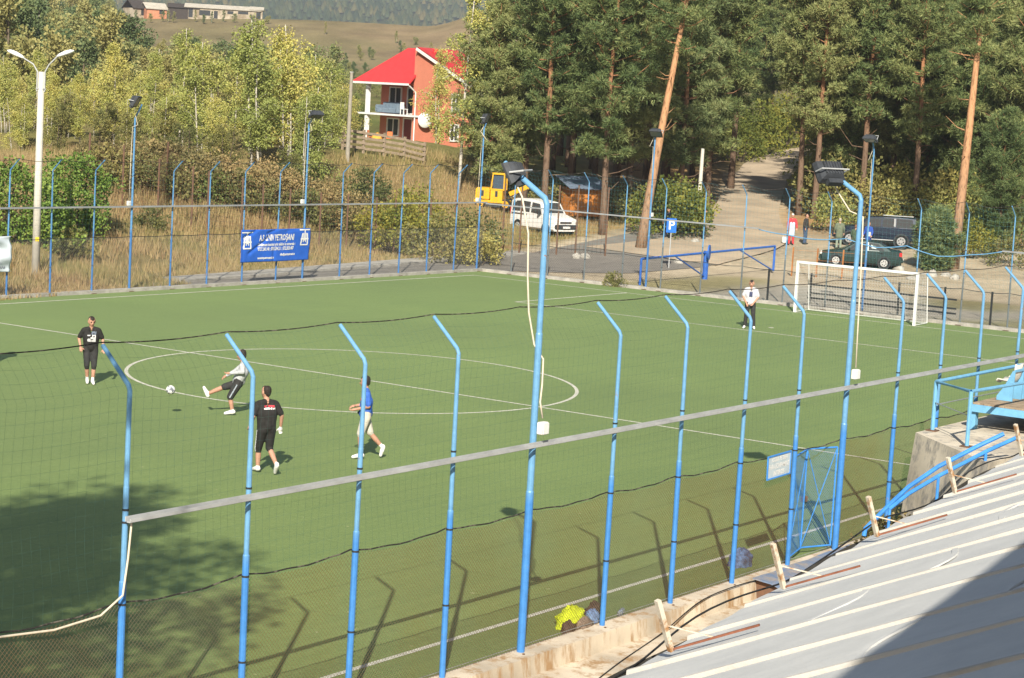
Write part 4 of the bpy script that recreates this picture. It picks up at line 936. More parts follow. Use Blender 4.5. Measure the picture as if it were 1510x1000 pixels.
def barkmat(name, lo, hi, z0, z1, bands=None):
    m, t, n, b = _nodes(name); tc = n.new('ShaderNodeTexCoord'); sp = n.new('ShaderNodeSeparateXYZ'); t.links.new(tc.outputs['Object'], sp.inputs[0])
    mp = n.new('ShaderNodeMapping'); mp.inputs['Scale'].default_value = bands or (5, 5, 1.2); t.links.new(tc.outputs['Object'], mp.inputs[0])
    q = n.new('ShaderNodeTexNoise'); q.inputs['Scale'].default_value = 1.5; q.inputs['Detail'].default_value = 6; q.inputs['Roughness'].default_value = .7; t.links.new(mp.outputs[0], q.inputs['Vector'])
    a = n.new('ShaderNodeMath'); a.operation = 'MULTIPLY_ADD'; a.inputs[1].default_value = (z1 - z0) * .9; t.links.new(q.outputs['Fac'], a.inputs[0]); t.links.new(sp.outputs['Z'], a.inputs[2])
    mr = n.new('ShaderNodeMapRange'); mr.inputs['From Min'].default_value = z0 + (z1 - z0) * .45; mr.inputs['From Max'].default_value = z1 + (z1 - z0) * .45; t.links.new(a.outputs[0], mr.inputs['Value'])
    mx = n.new('ShaderNodeMixRGB'); mx.inputs[1].default_value = (*lo, 1); mx.inputs[2].default_value = (*hi, 1); t.links.new(mr.outputs[0], mx.inputs[0])
    r = n.new('ShaderNodeValToRGB'); r.color_ramp.elements[0].position = .36; r.color_ramp.elements[1].position = .5; r.color_ramp.elements[0].color = (.30, .28, .25, 1) if bands is None else (.10, .09, .08, 1); r.color_ramp.elements[1].color = (1, 1, 1, 1)
    t.links.new(q.outputs['Fac'], r.inputs[0]); m2 = n.new('ShaderNodeMixRGB'); m2.blend_type = 'MULTIPLY'; m2.inputs[0].default_value = .8; t.links.new(mx.outputs[0], m2.inputs[1]); t.links.new(r.outputs[0], m2.inputs[2])
    t.links.new(m2.outputs[0], b.inputs['Base Color']); b.inputs['Roughness'].default_value = .9; b.inputs['Specular IOR Level'].default_value = .1
    bp = n.new('ShaderNodeBump'); bp.inputs['Strength'].default_value = .7; bp.inputs['Distance'].default_value = .05; t.links.new(q.outputs['Fac'], bp.inputs['Height']); t.links.new(bp.outputs[0], b.inputs['Normal'])
    MATS[name] = m; return m
mpineb = barkmat('pine bark', (.17, .115, .08), (.36, .175, .09), 4.5, 10)
mbirchb = barkmat('birch bark', (.42, .39, .33), (.50, .46, .39), 0, 1, (2, 2, 9))
mgreyb = barkmat('grey bark', (.12, .095, .07), (.16, .125, .09), 2, 6)
mpine = leafmat('pine needles', [(.090, .135, .050), (.155, .20, .072), (.235, .27, .098), (.31, .32, .125)], .45, .22, .45)
mpine2 = leafmat('blue pine needles', [(.095, .145, .06), (.15, .20, .085), (.225, .27, .11), (.28, .30, .13)], .3, .25, .5)
mbirch = leafmat('birch leaves', [(.26, .30, .085), (.36, .385, .108), (.46, .455, .13), (.56, .49, .14)], .5, .22, .5)
mleaf = leafmat('mixed leaves', [(.16, .20, .055), (.25, .27, .08), (.35, .335, .10), (.43, .37, .11)], .75, .2, .35)
mhill = leafmat('hillside leaves', [(.12, .165, .07), (.19, .225, .09), (.26, .275, .105), (.34, .31, .115)], .9, .2, .12)
mivy = leafmat('vine leaves', [(.09, .16, .028), (.15, .24, .045), (.23, .32, .065), (.32, .38, .085)], .2, .2, .9)
myel = leafmat('yellowing leaves', [(.11, .14, .03), (.20, .22, .045), (.31, .30, .06), (.40, .34, .065)], .4, .35, .7)
molive = leafmat('olive shrub leaves', [(.11, .125, .045), (.18, .185, .065), (.26, .245, .085), (.34, .29, .10)], .5, .3, .7)

def pine(seed, H, crown0, spread, lean=(0, 0), r0=.19, dens=1.0, foliage=mpine, bare=0):
    """Scots pine: bare trunk, whorled limbs, needle tufts in flat clouds"""
    rs = np.random.default_rng(seed); T = MB(); T.smooth = True
    n = 12; ph = rs.uniform(0, 6, 2)
    def axis(s): return np.array([lean[0] * s * H + .18 * math.sin(s * 5 + ph[0]) * s * 1.2, lean[1] * s * H + .18 * math.sin(s * 4 + ph[1]) * s, s * H])
    T.tube([axis(s) - (np.array([0, 0, .4]) if s == 0 else 0) for s in np.linspace(0, 1, n)], [r0 * (1 - .88 * s ** 1.1) + .015 + (.06 if s == 0 else 0) for s in np.linspace(0, 1, n)], 9)
    cc = []; cr = []
    for k in range(bare):                                          # dead stubs below the crown
        s = rs.uniform(.5 * crown0, crown0); a = rs.uniform(0, 6.28); p = axis(s); L = rs.uniform(.5, 1.6)
        T.tube([p, p + np.array([math.cos(a), math.sin(a), rs.uniform(-.1, .4)]) * L * .5, p + np.array([math.cos(a), math.sin(a), rs.uniform(0, .7)]) * L], [.035, .025, .01], 5)
    s = crown0
    while s < .985:
        nb = rs.integers(3, 6); a0 = rs.uniform(0, 6.28)
        for k in range(nb):
            rel = (s - crown0) / (1 - crown0)
            L = spread * (math.sin(min(rel * 1.25 + .28, 1.0) * math.pi / 2 + 0) if rel < .55 else 1.02 * (1 - ((rel - .55) / .5) ** 1.7 * .85)) * rs.uniform(.6, 1.15)
            L = max(L, .4); a = a0 + 6.28 * k / nb + rs.uniform(-.4, .4); el = .05 + .75 * rel + rs.uniform(-.2, .2)
            p = axis(s + rs.uniform(-.01, .01)); d = np.array([math.cos(a) * math.cos(el), math.sin(a) * math.cos(el), math.sin(el)])
            m_ = p + d * L * .5 + np.array([0, 0, -.06 * L]); e = p + d * L + np.array([0, 0, .10 * L])
            T.tube([p, m_, e], [.055 * (1 - .7 * s) + .012, .03, .008], 5)
            nc = max(4, int(L * 4.6 * dens))
            for j in range(nc):
                f = rs.uniform(.30, 1.06); q = (p * (1 - f) ** 2 + 2 * m_ * f * (1 - f) + e * f * f) if f <= 1 else e
                off = rs.normal(size=3) * np.array([.30, .30, .13]) * (.5 + .35 * L * (f > .4)); cc.append(q + off); cr.append(rs.uniform(.22, .40))
        s += rs.uniform(.032, .05)
    cc.append(axis(1.0)); cr.append(.4)
    V, F = tufts(np.array(cc), np.array(cr), rs, 68, .27, .029, .35, .25)
    return T.mesh('trunk', mpineb), npmesh('crown', V, F, foliage)
def broad(seed, H, crown0, rx, leaf, barkm, leafm, clumps=90, per=26, trunks=1, r0=.10, weep=.0, quad=True, crs=(.35, .75), shape=1.0):
    """broadleaf tree: forking limbs and leaf clumps spread through an uneven crown"""
    rs = np.random.default_rng(seed); T = MB(); T.smooth = True; cc = []; cr = []
    for k in range(trunks):
        a = rs.uniform(0, 6.28); off = np.array([math.cos(a), math.sin(a), 0]) * (.12 + .25 * k) * (trunks > 1); ln = np.array([math.cos(a), math.sin(a), 0]) * (rs.uniform(.04, .16) if trunks > 1 else rs.uniform(0, .06)); h = H * (1 if k == 0 else rs.uniform(.7, .95)); ph = rs.uniform(0, 6)
        ax = lambda s: off + ln * h * s + np.array([.12 * math.sin(4 * s + ph) * s, .12 * math.cos(5 * s + ph) * s, h * s])
        T.tube([ax(s) - (np.array([0, 0, .5]) if s == 0 else 0) for s in np.linspace(0, .97, 9)], [r0 * (1 - .85 * s) + .012 for s in np.linspace(0, .97, 9)], 7)
        nbr = max(4, int(clumps / trunks / 5))
        for j in range(nbr):
            s = crown0 + (1 - crown0) * (j + rs.uniform(0, 1)) / nbr * .97; rel = (s - crown0) / (1 - crown0)
            a2 = rs.uniform(0, 6.28); L = rx * (math.sin(math.pi * min(.16 + rel * .80, .97)) ** shape) * rs.uniform(.65, 1.2); el = rs.uniform(.35, 1.0)
            p = ax(s); d = np.array([math.cos(a2) * math.cos(el), math.sin(a2) * math.cos(el), math.sin(el)]); m_ = p + d * L * .6; e = m_ + np.array([d[0], d[1], d[2] * .3 - weep]) * L * .5
            T.tube([p, m_, e], [r0 * .35 * (1 - .6 * rel) + .008, .014, .005], 5)
            for c in range(5):
                f = rs.uniform(.25, 1.1); q = p + (m_ - p) * min(f / .6, 1) + (e - m_) * max(f - .6, 0) / .4 * 1.0
                q = q + rs.normal(size=3) * .22 * L * .6 - np.array([0, 0, weep * rs.uniform(0, .8)]); cc.append(q); cr.append(rs.uniform(*crs))
    V, F = tufts(np.array(cc), np.array(cr), rs, per, leaf, leaf * .38, .1 - weep * .6, 0, quad)
    return T.mesh('trunk', barkm), npmesh('crown', V, F, leafm)
def bush(seed, rx, ry, h, leaf, m, clumps=60, per=40, stems=7, barkm=None):
    rs = np.random.default_rng(seed); T = MB(); cc = []; cr = []
    for i in range(clumps):
        a = rs.uniform(0, 6.28); rr = rs.uniform(0, 1) ** .5; z = rs.uniform(.08, 1) ** .8 * math.sqrt(max(1 - .75 * rr * rr, .05)); q = np.array([rx * rr * math.cos(a), ry * rr * math.sin(a), h * z]); cc.append(q); cr.append(rs.uniform(.16, .34) * min(h, 2) * .7)
        if i < stems: T.tube([(q[0] * .1, q[1] * .1, -.2), (q[0] * .5, q[1] * .5, q[2] * .6), tuple(q)], [.03, .018, .006], 5)
    V, F = tufts(np.array(cc), np.array(cr), rs, per, leaf, leaf * .36, .2, 0, True)
    return T.mesh('stem', barkm or mgreyb), npmesh('foliage', V, F, m)
def plant(name, label, cat, loc, meshes, sc=1.0, rz=0.0, group=None, names=('trunk', 'crown'), sz=None):
    o = thing(name, label, cat, tuple(loc), rz, group); o.scale = (sc, sc, sz or sc)
    for nm, me in zip(names, meshes): link(nm, me, o)
    return o
PV = [pine(1, 17, .28, 3.1, r0=.20, dens=1.1, bare=5), pine(2, 18.5, .32, 2.7, r0=.21, bare=6), pine(3, 15, .24, 3.2, dens=1.15, bare=4), pine(4, 17.5, .36, 2.6, (.03, .02), bare=8), pine(5, 13, .16, 2.9, dens=1.2, r0=.17, bare=2), pine(6, 16, .20, 3.0, dens=1.15, foliage=mpine2, bare=5)]
GP = 'pines of the wood beyond the pitch'
# (picture column, distance, variety, scale, turn, label)
PINES = [
 (725, 121, 4, .86, 10, 'bushy low pine at the left edge of the pine wood, above the yellow digger'),
 (702, 128, 5, .45, 80, 'small dense pine beside the red house'),
 (772, 123, 5, 1.0, 40, 'dense blue green pine right behind the yellow digger'),
 (800, 119, 1, .95, 200, 'orange barked pine rising behind the white van'),
 (838, 126, 0, 1.02, 120, 'tall pine in front of the dark trunks left of the orange hut'),
 (888, 117, 0, .98, 300, 'tall pine with bright orange trunk just left of the orange hut'),
 (925, 126, 2, 1.05, 30, 'broad pine behind the orange hut'),
 (1000, 129, 5, 1.08, 150, 'blue green pine behind the leaning bare trunk'),
 (1042, 134, 2, 1.1, 77, 'broad pine above the yellow green bush by the hill road'),
 (1077, 147, 1, 1.05, 260, 'slim pine with red trunk at the left verge of the hill road'),
 (1128, 205, 0, .9, 15, 'distant pine closing the top of the hill road'),
 (1178, 133, 3, 1.0, 50, 'dark trunked pine at the right verge of the hill road'),
 (1200, 131, 1, .95, 340, 'pine with twin shaded trunks right of the hill road'),
 (1243, 136, 0, 1.1, 90, 'tall spreading pine above the square headed floodlight'),
 (1268, 131, 3, 1.05, 190, 'red trunked pine directly behind the slender floodlight pole'),
 (1312, 137, 2, 1.15, 10, 'broad pine behind the dark blue car'),
 (1345, 129, 1, .95, 220, 'slim grey trunked pine at the rear of the dark blue car'),
 (1388, 138, 0, 1.12, 140, 'tall pine left of the thick orange trunk at the right'),
 (1455, 134, 2, 1.05, 60, 'broad pine in the wood right of the thick orange trunk'),
 (1500, 128, 4, 1.1, 280, 'low branched pine at the right picture edge'),
 (1222, 135, 4, .85, 20, 'low branched pine behind the spectators'), (1296, 141, 4, 1.0, 200, 'low branched pine in the wood above the blue car'), (1362, 135, 4, .9, 110, 'low branched pine left of the thick orange trunk'), (1428, 131, 4, .95, 300, 'low branched pine right behind the thick orange trunk'),
 (1470, 117, 4, .62, 120, 'half grown pine on the bank at the right edge'),
]
for px, D, v, sc, rz, lb in PINES: plant('pine_tree', lb, 'pine tree', at_ground(px, D) - np.array([0, 0, .1]), PV[v], sc, R(rz), GP)
# the wood behind them: rows of the same kind, closing the view
rs = random.Random(12); k = 0
for D0, a0, a1, st in ((141, 815, 1090, 34), (152, 800, 1085, 38), (165, 830, 1075, 42), (148, 1195, 1560, 36), (160, 1200, 1580, 38), (174, 1215, 1600, 44), (196, 1080, 1500, 50), (216, 1040, 1450, 55)):
    px = a0
    while px < a1:
        p = at_ground(px + rs.uniform(-9, 9), D0 + rs.uniform(-5, 5))
        if dist_poly(np.array([p[0]]), np.array([p[1]]), ROAD_UP)[0] > 4.2:
            plant('pine_tree', 'pine deep in the shaded wood behind the front row', 'pine tree', p, PV[rs.choice((0, 1, 2, 3))], rs.uniform(.9, 1.2), rs.uniform(0, 6.28), 'pines deep in the wood')
        px += st * rs.uniform(.8, 1.2)
# the two bare leaning trunks
def leaning(name, label, px0, y0, px1, y1, D, r0, crown=True, seed=31):
    p = at_ground(px0, D); q = AD(px1, y1, D + .5); d = q - p; L = d[2] * 1.55
    me = pine(seed, L, .60, 2.4, (d[0] / d[2], d[1] / d[2]), r0, 1.0, mpine, 6)
    return plant(name, label, 'pine tree', p, me, 1, 0, GP)
mpineb = barkmat('orange pine bark', (.26, .175, .115), (.46, .25, .13), 1.0, 7.5)
leaning('pine_tree', 'leaning pine with long bare orange trunk left of the hill road', 944, 365, 1003, 45, 112, .26, seed=31)
leaning('pine_tree', 'straight pine with thick bare orange trunk on the right, before the wood', 1405, 390, 1444, 50, 111, .27, seed=33)

# birches and other trees behind the far fence
BV = [broad(41, 8.6, .16, 1.7, .13, mbirchb, mbirch, 120, 62, 1, .07, .35, crs=(.28, .6)), broad(42, 8.2, .18, 1.9, .13, mbirchb, mbirch, 150, 60, 3, .06, .35, crs=(.28, .6)), broad(43, 9.2, .14, 1.6, .13, mbirchb, mbirch, 120, 62, 2, .06, .3, crs=(.28, .58)), broad(44, 7.5, .1, 2.1, .13, mbirchb, mbirch, 160, 60, 4, .05, .3, crs=(.3, .65)), broad(45, 11.5, .25, 1.6, .12, mbirchb, mbirch, 105, 50, 1, .09, .4, crs=(.24, .5))]
OV = [broad(51, 6.0, .1, 2.3, .14, mgreyb, mleaf, 95, 50, 2, .09, .1, crs=(.3, .6)), broad(52, 5.0, .05, 2.2, .14, mgreyb, molive, 90, 50, 3, .07, .05, crs=(.3, .6)), broad(53, 7.0, .12, 2.4, .15, mgreyb, mleaf, 110, 50, 1, .11, .1, crs=(.35, .65))]
BIRCH = [
 (168, 112, 0, .98, 'birch with pale forked trunk between the street lamp and the first far floodlight'),
 (140, 120, 2, .85, 'slim birch just right of the concrete street lamp'),
 (222, 118, 2, 1.02, 'golden birch above the first far floodlight'),
 (262, 115, 2, 1.04, 'tall golden birch with straight white trunk left of centre in the birch row'),
 (298, 111, 1, 1.02, 'birch with three white stems forking low, middle of the birch row'),
 (345, 117, 0, .98, 'slender birch left of the widest birch'),
 (388, 111, 1, 1.22, 'widest birch of the row, several white stems above the blue banner'),
 (428, 114, 3, 1.22, 'full crowned birch behind the second far floodlight'),
 (470, 120, 3, .90, 'low birch at the right end of the birch row, before the bare hill'),
 (205, 125, 3, 1.0, 'low spreading birch behind the first far floodlight'),
 (100, 118, 3, .88, 'bushy birch behind the street lamp'),
 (118, 113, 0, .9, 'yellow birch between the street lamp and the vines'), (190, 110, 3, .9, 'low yellow green birch below the first far floodlight head'), (243, 109, 3, .9, 'low birch between two white stemmed birches'), (320, 109, 3, .9, 'low birch left of the banner, in front of the forked birch'), (365, 116, 2, .9, 'golden birch just left of the widest birch'), (410, 121, 2, .9, 'tall thin birch rising behind the widest birch'), (448, 110, 3, .9, 'low birch right of the second far floodlight'), (495, 126, 3, .8, 'small birch beside the concrete utility pole'), (75, 111, 2, .8, 'birch right behind the street lamp post'), (28, 109, 3, .8, 'low birch above the vines at the left edge'),
 (50, 121, 0, .80, 'thin birch left of the street lamp'),
 (12, 117, 3, .82, 'bushy birch at the left picture edge'),
 (676, 121, 4, 1.02, 'tall slender birch with white trunk in front of the red house'),
 (712, 131, 4, 1.0, 'slender birch between the red house and the pines'),
 (648, 152, 2, .8, 'birch against the side wall of the red house'),
]
BH_ = (8.6, 8.2, 9.2, 7.5, 11.5)
BTOP = {118: 105, 190: 130, 243: 125, 320: 130, 365: 50, 410: 40, 448: 115, 495: 120, 75: 95, 28: 130, 168: 58, 140: 95, 222: 62, 262: 30, 298: 50, 345: 60, 388: 14, 428: 22, 470: 70, 205: 95, 100: 110, 50: 70, 12: 75, 676: -30, 712: -10, 648: 60}
def fit_h(px, D, ytop):
    g_ = at_ground(px, D); return AD(px, ytop, D)[2] - g_[2]
for px, D, v, sc, lb in BIRCH: plant('birch_tree', lb, 'birch tree', at_ground(px, D), BV[v], fit_h(px, D, BTOP[px]) / (BH_[v] + .35), R(px * 7 % 360), 'birches behind the far fence')
rs = random.Random(4)
OT = [(20, 128, 0, 1.0), (75, 126, 2, .9), (120, 131, 1, 1.1), (180, 130, 0, 1.0), (240, 131, 2, .95), (285, 127, 0, .95), (325, 131, 1, 1.1), (365, 129, 0, .9), (410, 131, 2, .9), (450, 129, 1, 1.0), (490, 138, 0, .9), (30, 112, 1, .72), (85, 109, 1, .62), (150, 108, 1, .58), (232, 109, 1, .6), (330, 108, 1, .5), (275, 106, 1, .5), (200, 107, 1, .5), (428, 108, 1, .5), (505, 150, 0, .9), (528, 175, 0, .95), (490, 172, 2, .95)]
for i, (px, D, v, sc) in enumerate(OT): plant('broadleaf_tree', 'bushy yellow green tree filling the gaps between the birches', 'tree', at_ground(px, D), OV[v], min(sc, fit_h(px, D, 95 + 20 * (i % 3)) / ((6, 5, 7)[v] + .5)), rs.uniform(0, 6.28), 'bushy trees among the birches')
BS = [bush(61, 1.7, 1.4, 1.9, .13, molive), bush(62, 1.3, 1.2, 2.2, .13, myel, 70), bush(63, 1.0, .9, 1.2, .11, molive, 45), bush(64, 2.1, 1.8, 2.6, .16, myel, 100, 40), bush(65, 1.2, 1.0, 1.8, .12, mleaf, 60)]
mscrub = leafmat('rusty scrub', [(.16, .14, .06), (.25, .20, .085), (.34, .26, .11), (.40, .28, .13)], .5, .2, .7)
SB = [bush(67, 1.9, 1.3, 1.7, .12, mscrub, 75, 44), bush(68, 1.6, 1.2, 2.1, .12, mscrub, 80, 44)]
rsb = random.Random(31)
SCRUB = ('left of the first far floodlight', 'behind the first far floodlight', 'right of the first far floodlight', 'midway between the first far floodlight and the banner', 'left above the banner', 'above the left emblem of the banner', 'above the banner lettering', 'above the right emblem of the banner', 'right of the banner', 'left of the utility pole', 'below the utility pole')
for i, lb in enumerate(SCRUB): plant('scrub', 'rust brown scrub on the bank ' + lb, 'bush', at_ground(155 + i * 34 + rsb.uniform(-5, 5), 99 + i * .6 + rsb.uniform(0, 3)), SB[i % 2], rsb.uniform(.95, 1.25), rsb.uniform(0, 6), 'scrub on the bank', ('stem', 'foliage'))
BUSH = [
 (585, 103, 3, 1.0, 'yellow green bush on the bank left of the corner floodlight', myel), (645, 100, 0, 1.15, 'broad olive bush behind the far corner of the fence', molive), (680, 103, 0, 1.25, 'grey green bush below the yellow digger', molive), (700, 99, 4, .95, 'low green bush in the corner by the road', mleaf),
 (610, 108, 1, 1.2, 'yellowing bush under the pine edge left of the digger', myel), (535, 112, 2, 1.4, 'low bush below the plank fence', molive), (985, 118, 3, 1.25, 'large yellow green bush beside the parking sign', myel), (1010, 121, 1, 1.25, 'bright bush behind the parking sign next to the hill road', myel),
 (1108, 177, 3, 1.7, 'golden bush at the top of the hill road', myel), (1162, 186, 3, 1.7, 'golden shrub behind the bend of the hill road', myel), (1090, 170, 1, 1.5, 'green shrub on the left verge high on the hill road', mleaf),
 (1232, 124, 4, 1.3, 'dark green shrub behind the two spectators in green', mleaf), (1395, 124, 4, 1.2, 'shrub behind the rear of the blue car', mleaf), (1430, 116, 1, 1.0, 'yellow flecked shrub right of the thick orange trunk', myel), (1470, 121, 4, 1.5, 'tall dark shrub in the right hand wood', mleaf), (1500, 113, 0, 1.0, 'olive shrub on the bank at the right picture edge', molive), (1350, 128, 4, 1.5, 'dark shrub behind the blue car roof', mleaf), (1290, 130, 0, 1.4, 'olive shrub behind the blue car bonnet', molive),
 (150, 98, 2, 1.5, 'olive shrub on the bank left of the first far floodlight', molive), (205, 99, 0, 1.0, 'olive shrub on the bank right of the first far floodlight', molive), (255, 100, 2, 1.5, 'low shrub on the bank behind the rusty fence', molive), (300, 101, 4, 1.0, 'green shrub on the bank below the forked birch', mleaf), (345, 102, 2, 1.5, 'olive shrub on the bank above the left end of the banner', molive), (398, 103, 0, .9, 'olive shrub on the bank above the middle of the banner', molive), (455, 104, 2, 1.4, 'low olive shrub on the bank right of the banner floodlight', molive), (225, 93, 2, .8, 'small weed bush in the dry grass left of the banner', molive), (500, 105, 2, 1.2, 'low shrub by the concrete utility pole', molive),
 (1255, 133, 0, 2.0, 'tall olive shrub under the pines behind the spectators', molive), (1325, 132, 4, 2.0, 'tall dark shrub between the pine trunks above the blue car', mleaf), (1375, 130, 0, 1.9, 'olive shrub between the pine trunks left of the thick trunk', molive), (1412, 129, 4, 2.0, 'dark shrub behind the thick orange trunk', mleaf), (1445, 127, 4, 1.9, 'dark shrub right of the thick orange trunk', mleaf), (1490, 132, 0, 2.2, 'tall olive shrub deep in the right hand wood', molive), (1300, 142, 4, 2.2, 'dark shrub deep in the wood above the blue car', mleaf), (1220, 140, 4, 2.2, 'dark shrub deep in the wood by the hill road', mleaf), (1350, 145, 4, 2.3, 'dark shrub deep in the wood left of the thick trunk', mleaf), (1440, 143, 4, 2.3, 'dark shrub deep in the wood at the right', mleaf),
 (905, 91.5, 2, .55, 'small leafy weed bush at the foot of the fence left of the barrier', molive), (925, 124, 0, 1.1, 'olive shrub left of the leaning pine', molive), (960, 123, 0, 1.1, 'shrub behind the leaning pine', molive), (818, 124, 0, 1.0, 'shrub behind the white van', molive),
]
for px, D, v, sc, lb, m in BUSH: plant('bush', lb, 'bush', at_ground(px, D), BS[v], sc, R(px * 11 % 360), 'bushes beyond the fences', ('stem', 'foliage'))
YF = pine(71, 3.0, .05, .9, r0=.05, dens=2.2, foliage=mpine2)
plant('young_pine', 'young blue green pine beside the thick orange trunk', 'pine tree', at_ground(1378, 110), YF, .95)
# vine thicket on the fence at the left
def vine(seed, w_, h_, cl, per):
    rs = np.random.default_rng(seed); T = MB(); cc = []; cr = []
    for i in range(cl):
        u = rs.uniform(-1, 1); z = rs.uniform(.02, 1) * h_ * (1 - .28 * max(u, 0) ** 2 - .1 * (vnoise(u * 5, 0, 1, seed))); cc.append((u * w_ / 2, rs.normal() * .35, z)); cr.append(rs.uniform(.2, .42))
        if i < 14: T.tube([(u * w_ / 2, 0, -.2), (u * w_ / 2 + .1, 0, z * .5), (u * w_ / 2, 0, z)], [.03, .02, .01], 5)
    V, F = tufts(np.array(cc), np.array(cr), rs, per, .13, .055, .1, 0, True); return T.mesh('stem', mgreyb), npmesh('foliage', V, F, mivy)
p = at_ground(30, 84.5); plant('vine_thicket', 'dense bright green vine thicket at the left behind the street lamp', 'vine', p, vine(81, 4.6, 3.4, 200, 42), 1, R(-25), None, ('stem', 'foliage'))
p = at_ground(108, 88); plant('vine_thicket', 'darker vine thicket hanging right of the street lamp', 'vine', p, vine(82, 3.0, 3.5, 130, 42), 1, R(-15), None, ('stem', 'foliage'))
p = at_ground(110, 85); plant('bush', 'brown green weeds at the foot of the vines', 'bush', p, BS[2], 1.0, 0, 'bushes beyond the fences', ('stem', 'foliage'))
plant('weeds', 'dry weeds growing between the handrail and the concrete block', 'weeds', (-41.2, -2.15, -.4), bush(66, .95, .5, 1.25, .09, leafmat('dry weeds', [(.16, .14, .05), (.25, .20, .08), (.36, .28, .13), (.42, .33, .17)], .3, .3, 2.0), 60, 26), 1, 0, None, ('stem', 'foliage'))

# hillside trees
HV = [broad(91, 7.5, .12, 2.6, .27, mgreyb, mhill, 75, 44, 1, .14, .0, crs=(.5, .95)), broad(92, 9, .15, 2.4, .27, mgreyb, mhill, 75, 44, 1, .14, .0, crs=(.5, .95)), broad(93, 6, .1, 2.8, .27, mgreyb, mhill, 75, 44, 2, .12, .0, crs=(.5, .95)), broad(94, 10, .12, 1.6, .25, mbirchb, mhill, 65, 44, 1, .14, .1, crs=(.4, .8))]
rs = random.Random(21); cnt = 0
def hilltree(px, D, sc=None, v=None, lb='leafy tree on the wooded hillside at the upper left', g='trees on the wooded hillside'):
    global cnt; cnt += 1
    v = rs.randrange(4) if v is None else v; sc = sc or rs.uniform(.8, 1.35)
    yt = np.interp(px, [-50, 150, 185, 210, 480, 510], [-60, -20, 22, 48, 58, 100]) + rs.uniform(0, 30)
    sc = max(min(sc, fit_h(px, D, yt) / ((7.5, 9, 6, 10)[v] + .9)), .28)
    plant('hillside_tree', lb, 'tree', at_ground(px, D), HV[v], sc, rs.uniform(0, 6.28), g)
for D0, x0_, x1_, st in ((165, -30, 480, 34), (195, -30, 490, 30), (230, -30, 480, 27), (268, -30, 470, 25), (305, -30, 400, 24), (340, -30, 330, 22), (375, -30, 270, 21), (410, -30, 215, 20), (445, -30, 190, 20), (480, -30, 180, 20), (515, -30, 175, 20)):
    px = x0_
    while px < x1_:
        hilltree(px + rs.uniform(-8, 8), D0 + rs.uniform(-15, 15)); px += st * rs.uniform(.75, 1.3)
for px, D, sc in ((517, 330, .8), (548, 420, .55), (600, 330, .8), (612, 300, .9), (640, 310, .9), (660, 290, 1.0), (690, 300, .9), (585, 240, .8), (555, 245, .75), (610, 235, .8), (530, 250, .8), (700, 250, 1.0), (665, 240, .9), (640, 255, .85), (480, 470, .5), (725, 320, 1.0), (570, 300, .7), (595, 380, .6), (640, 420, .55), (500, 300, .8)):
    hilltree(px, D, sc, None, 'single leafy tree on the bare brown hillside above the red house', 'trees on the bare hillside')
for i in range(34):
    hilltree(rs.uniform(480, 745), rs.uniform(320, 470), rs.uniform(.15, .4), None, 'low shrub dotted over the bare brown hillside', 'shrubs on the bare hillside')
# far mountain forest: one mass
rg = np.random.default_rng(77); n = 9000
Dm = rg.uniform(1600, 2700, n); Vm = rg.uniform(-.30, .30, n) * Dm; mx_, my_ = XY(Dm, Vm); mz = hgt(mx_, my_); hh = rg.uniform(6, 12, n); rr = hh * rg.uniform(.28, .45, n)
Vs = []; Fs = []
k = 6; an = np.linspace(0, 2 * math.pi, k, endpoint=False)
ring = np.stack([mx_[:, None] + rr[:, None] * np.cos(an), my_[:, None] + rr[:, None] * np.sin(an), np.repeat((mz + hh * .12)[:, None], k, 1)], -1)
apex = np.stack([mx_, my_, mz + hh], -1)[:, None]
V = np.concatenate([ring, apex], 1).reshape(-1, 3); base = (np.arange(n) * (k + 1))[:, None]
F = np.stack([base + np.arange(k), base + (np.arange(k) + 1) % k, np.repeat(base + k, k, 1)], -1).reshape(-1, 3)
tag(link('mountain_forest', npmesh('mountain_forest', V, F, leafmat('mountain forest', [(.03, .05, .025), (.05, .07, .03), (.08, .09, .035), (.13, .11, .04)], .0, .1, .01))), 'dark green forest covering the far mountain slope', 'forest', kind='stuff')
# dry grass on the bank
rg = np.random.default_rng(5); n = 150000
gx = rg.uniform(-34, 34, n); gd = rg.uniform(0, 1, n) ** 1.3 * 24 + .2; gy = kerb_line(gx) + np.where(gx < -16, -1.9, 0) + gd
D, V_ = DV(gx, gy); ok = (V_ < 7) & (vnoise(gx, gy, 2.5, 3) + .25 * rg.uniform(0, 1, n) > .34) & ~((gx > 3) & (gd > 14)); gx, gy, gd = gx[ok], gy[ok], gd[ok]
gz = hgt(gx, gy); n = len(gx); hgt_ = rg.uniform(.15, .55, n) * (.6 + .7 * vnoise(gx, gy, 3.5, 8)) * np.clip(.35 + gd / 5, .35, 1); a = rg.uniform(0, 6.28, n); wv = rg.uniform(.012, .03, n); la = rg.uniform(0, 6.28, n); lean = hgt_ * rg.uniform(.1, .5, n)
B0 = np.stack([gx - np.cos(a) * wv, gy - np.sin(a) * wv, gz - .05], -1); B1 = np.stack([gx + np.cos(a) * wv, gy + np.sin(a) * wv, gz - .05], -1); Tp = np.stack([gx + np.cos(la) * lean, gy + np.sin(la) * lean, gz + hgt_], -1)
mgr = leafmat('dry grass', [(.21, .21, .075), (.35, .275, .12), (.47, .35, .18), (.34, .22, .115)], 0, .3, .25)
tag(link('dry_grass', npmesh('dry_grass', np.stack([B0, B1, Tp], 1).reshape(-1, 3), np.arange(3 * n).reshape(-1, 3), mgr)), 'tall dry straw coloured grass covering the bank behind the far fence', 'grass', kind='stuff')
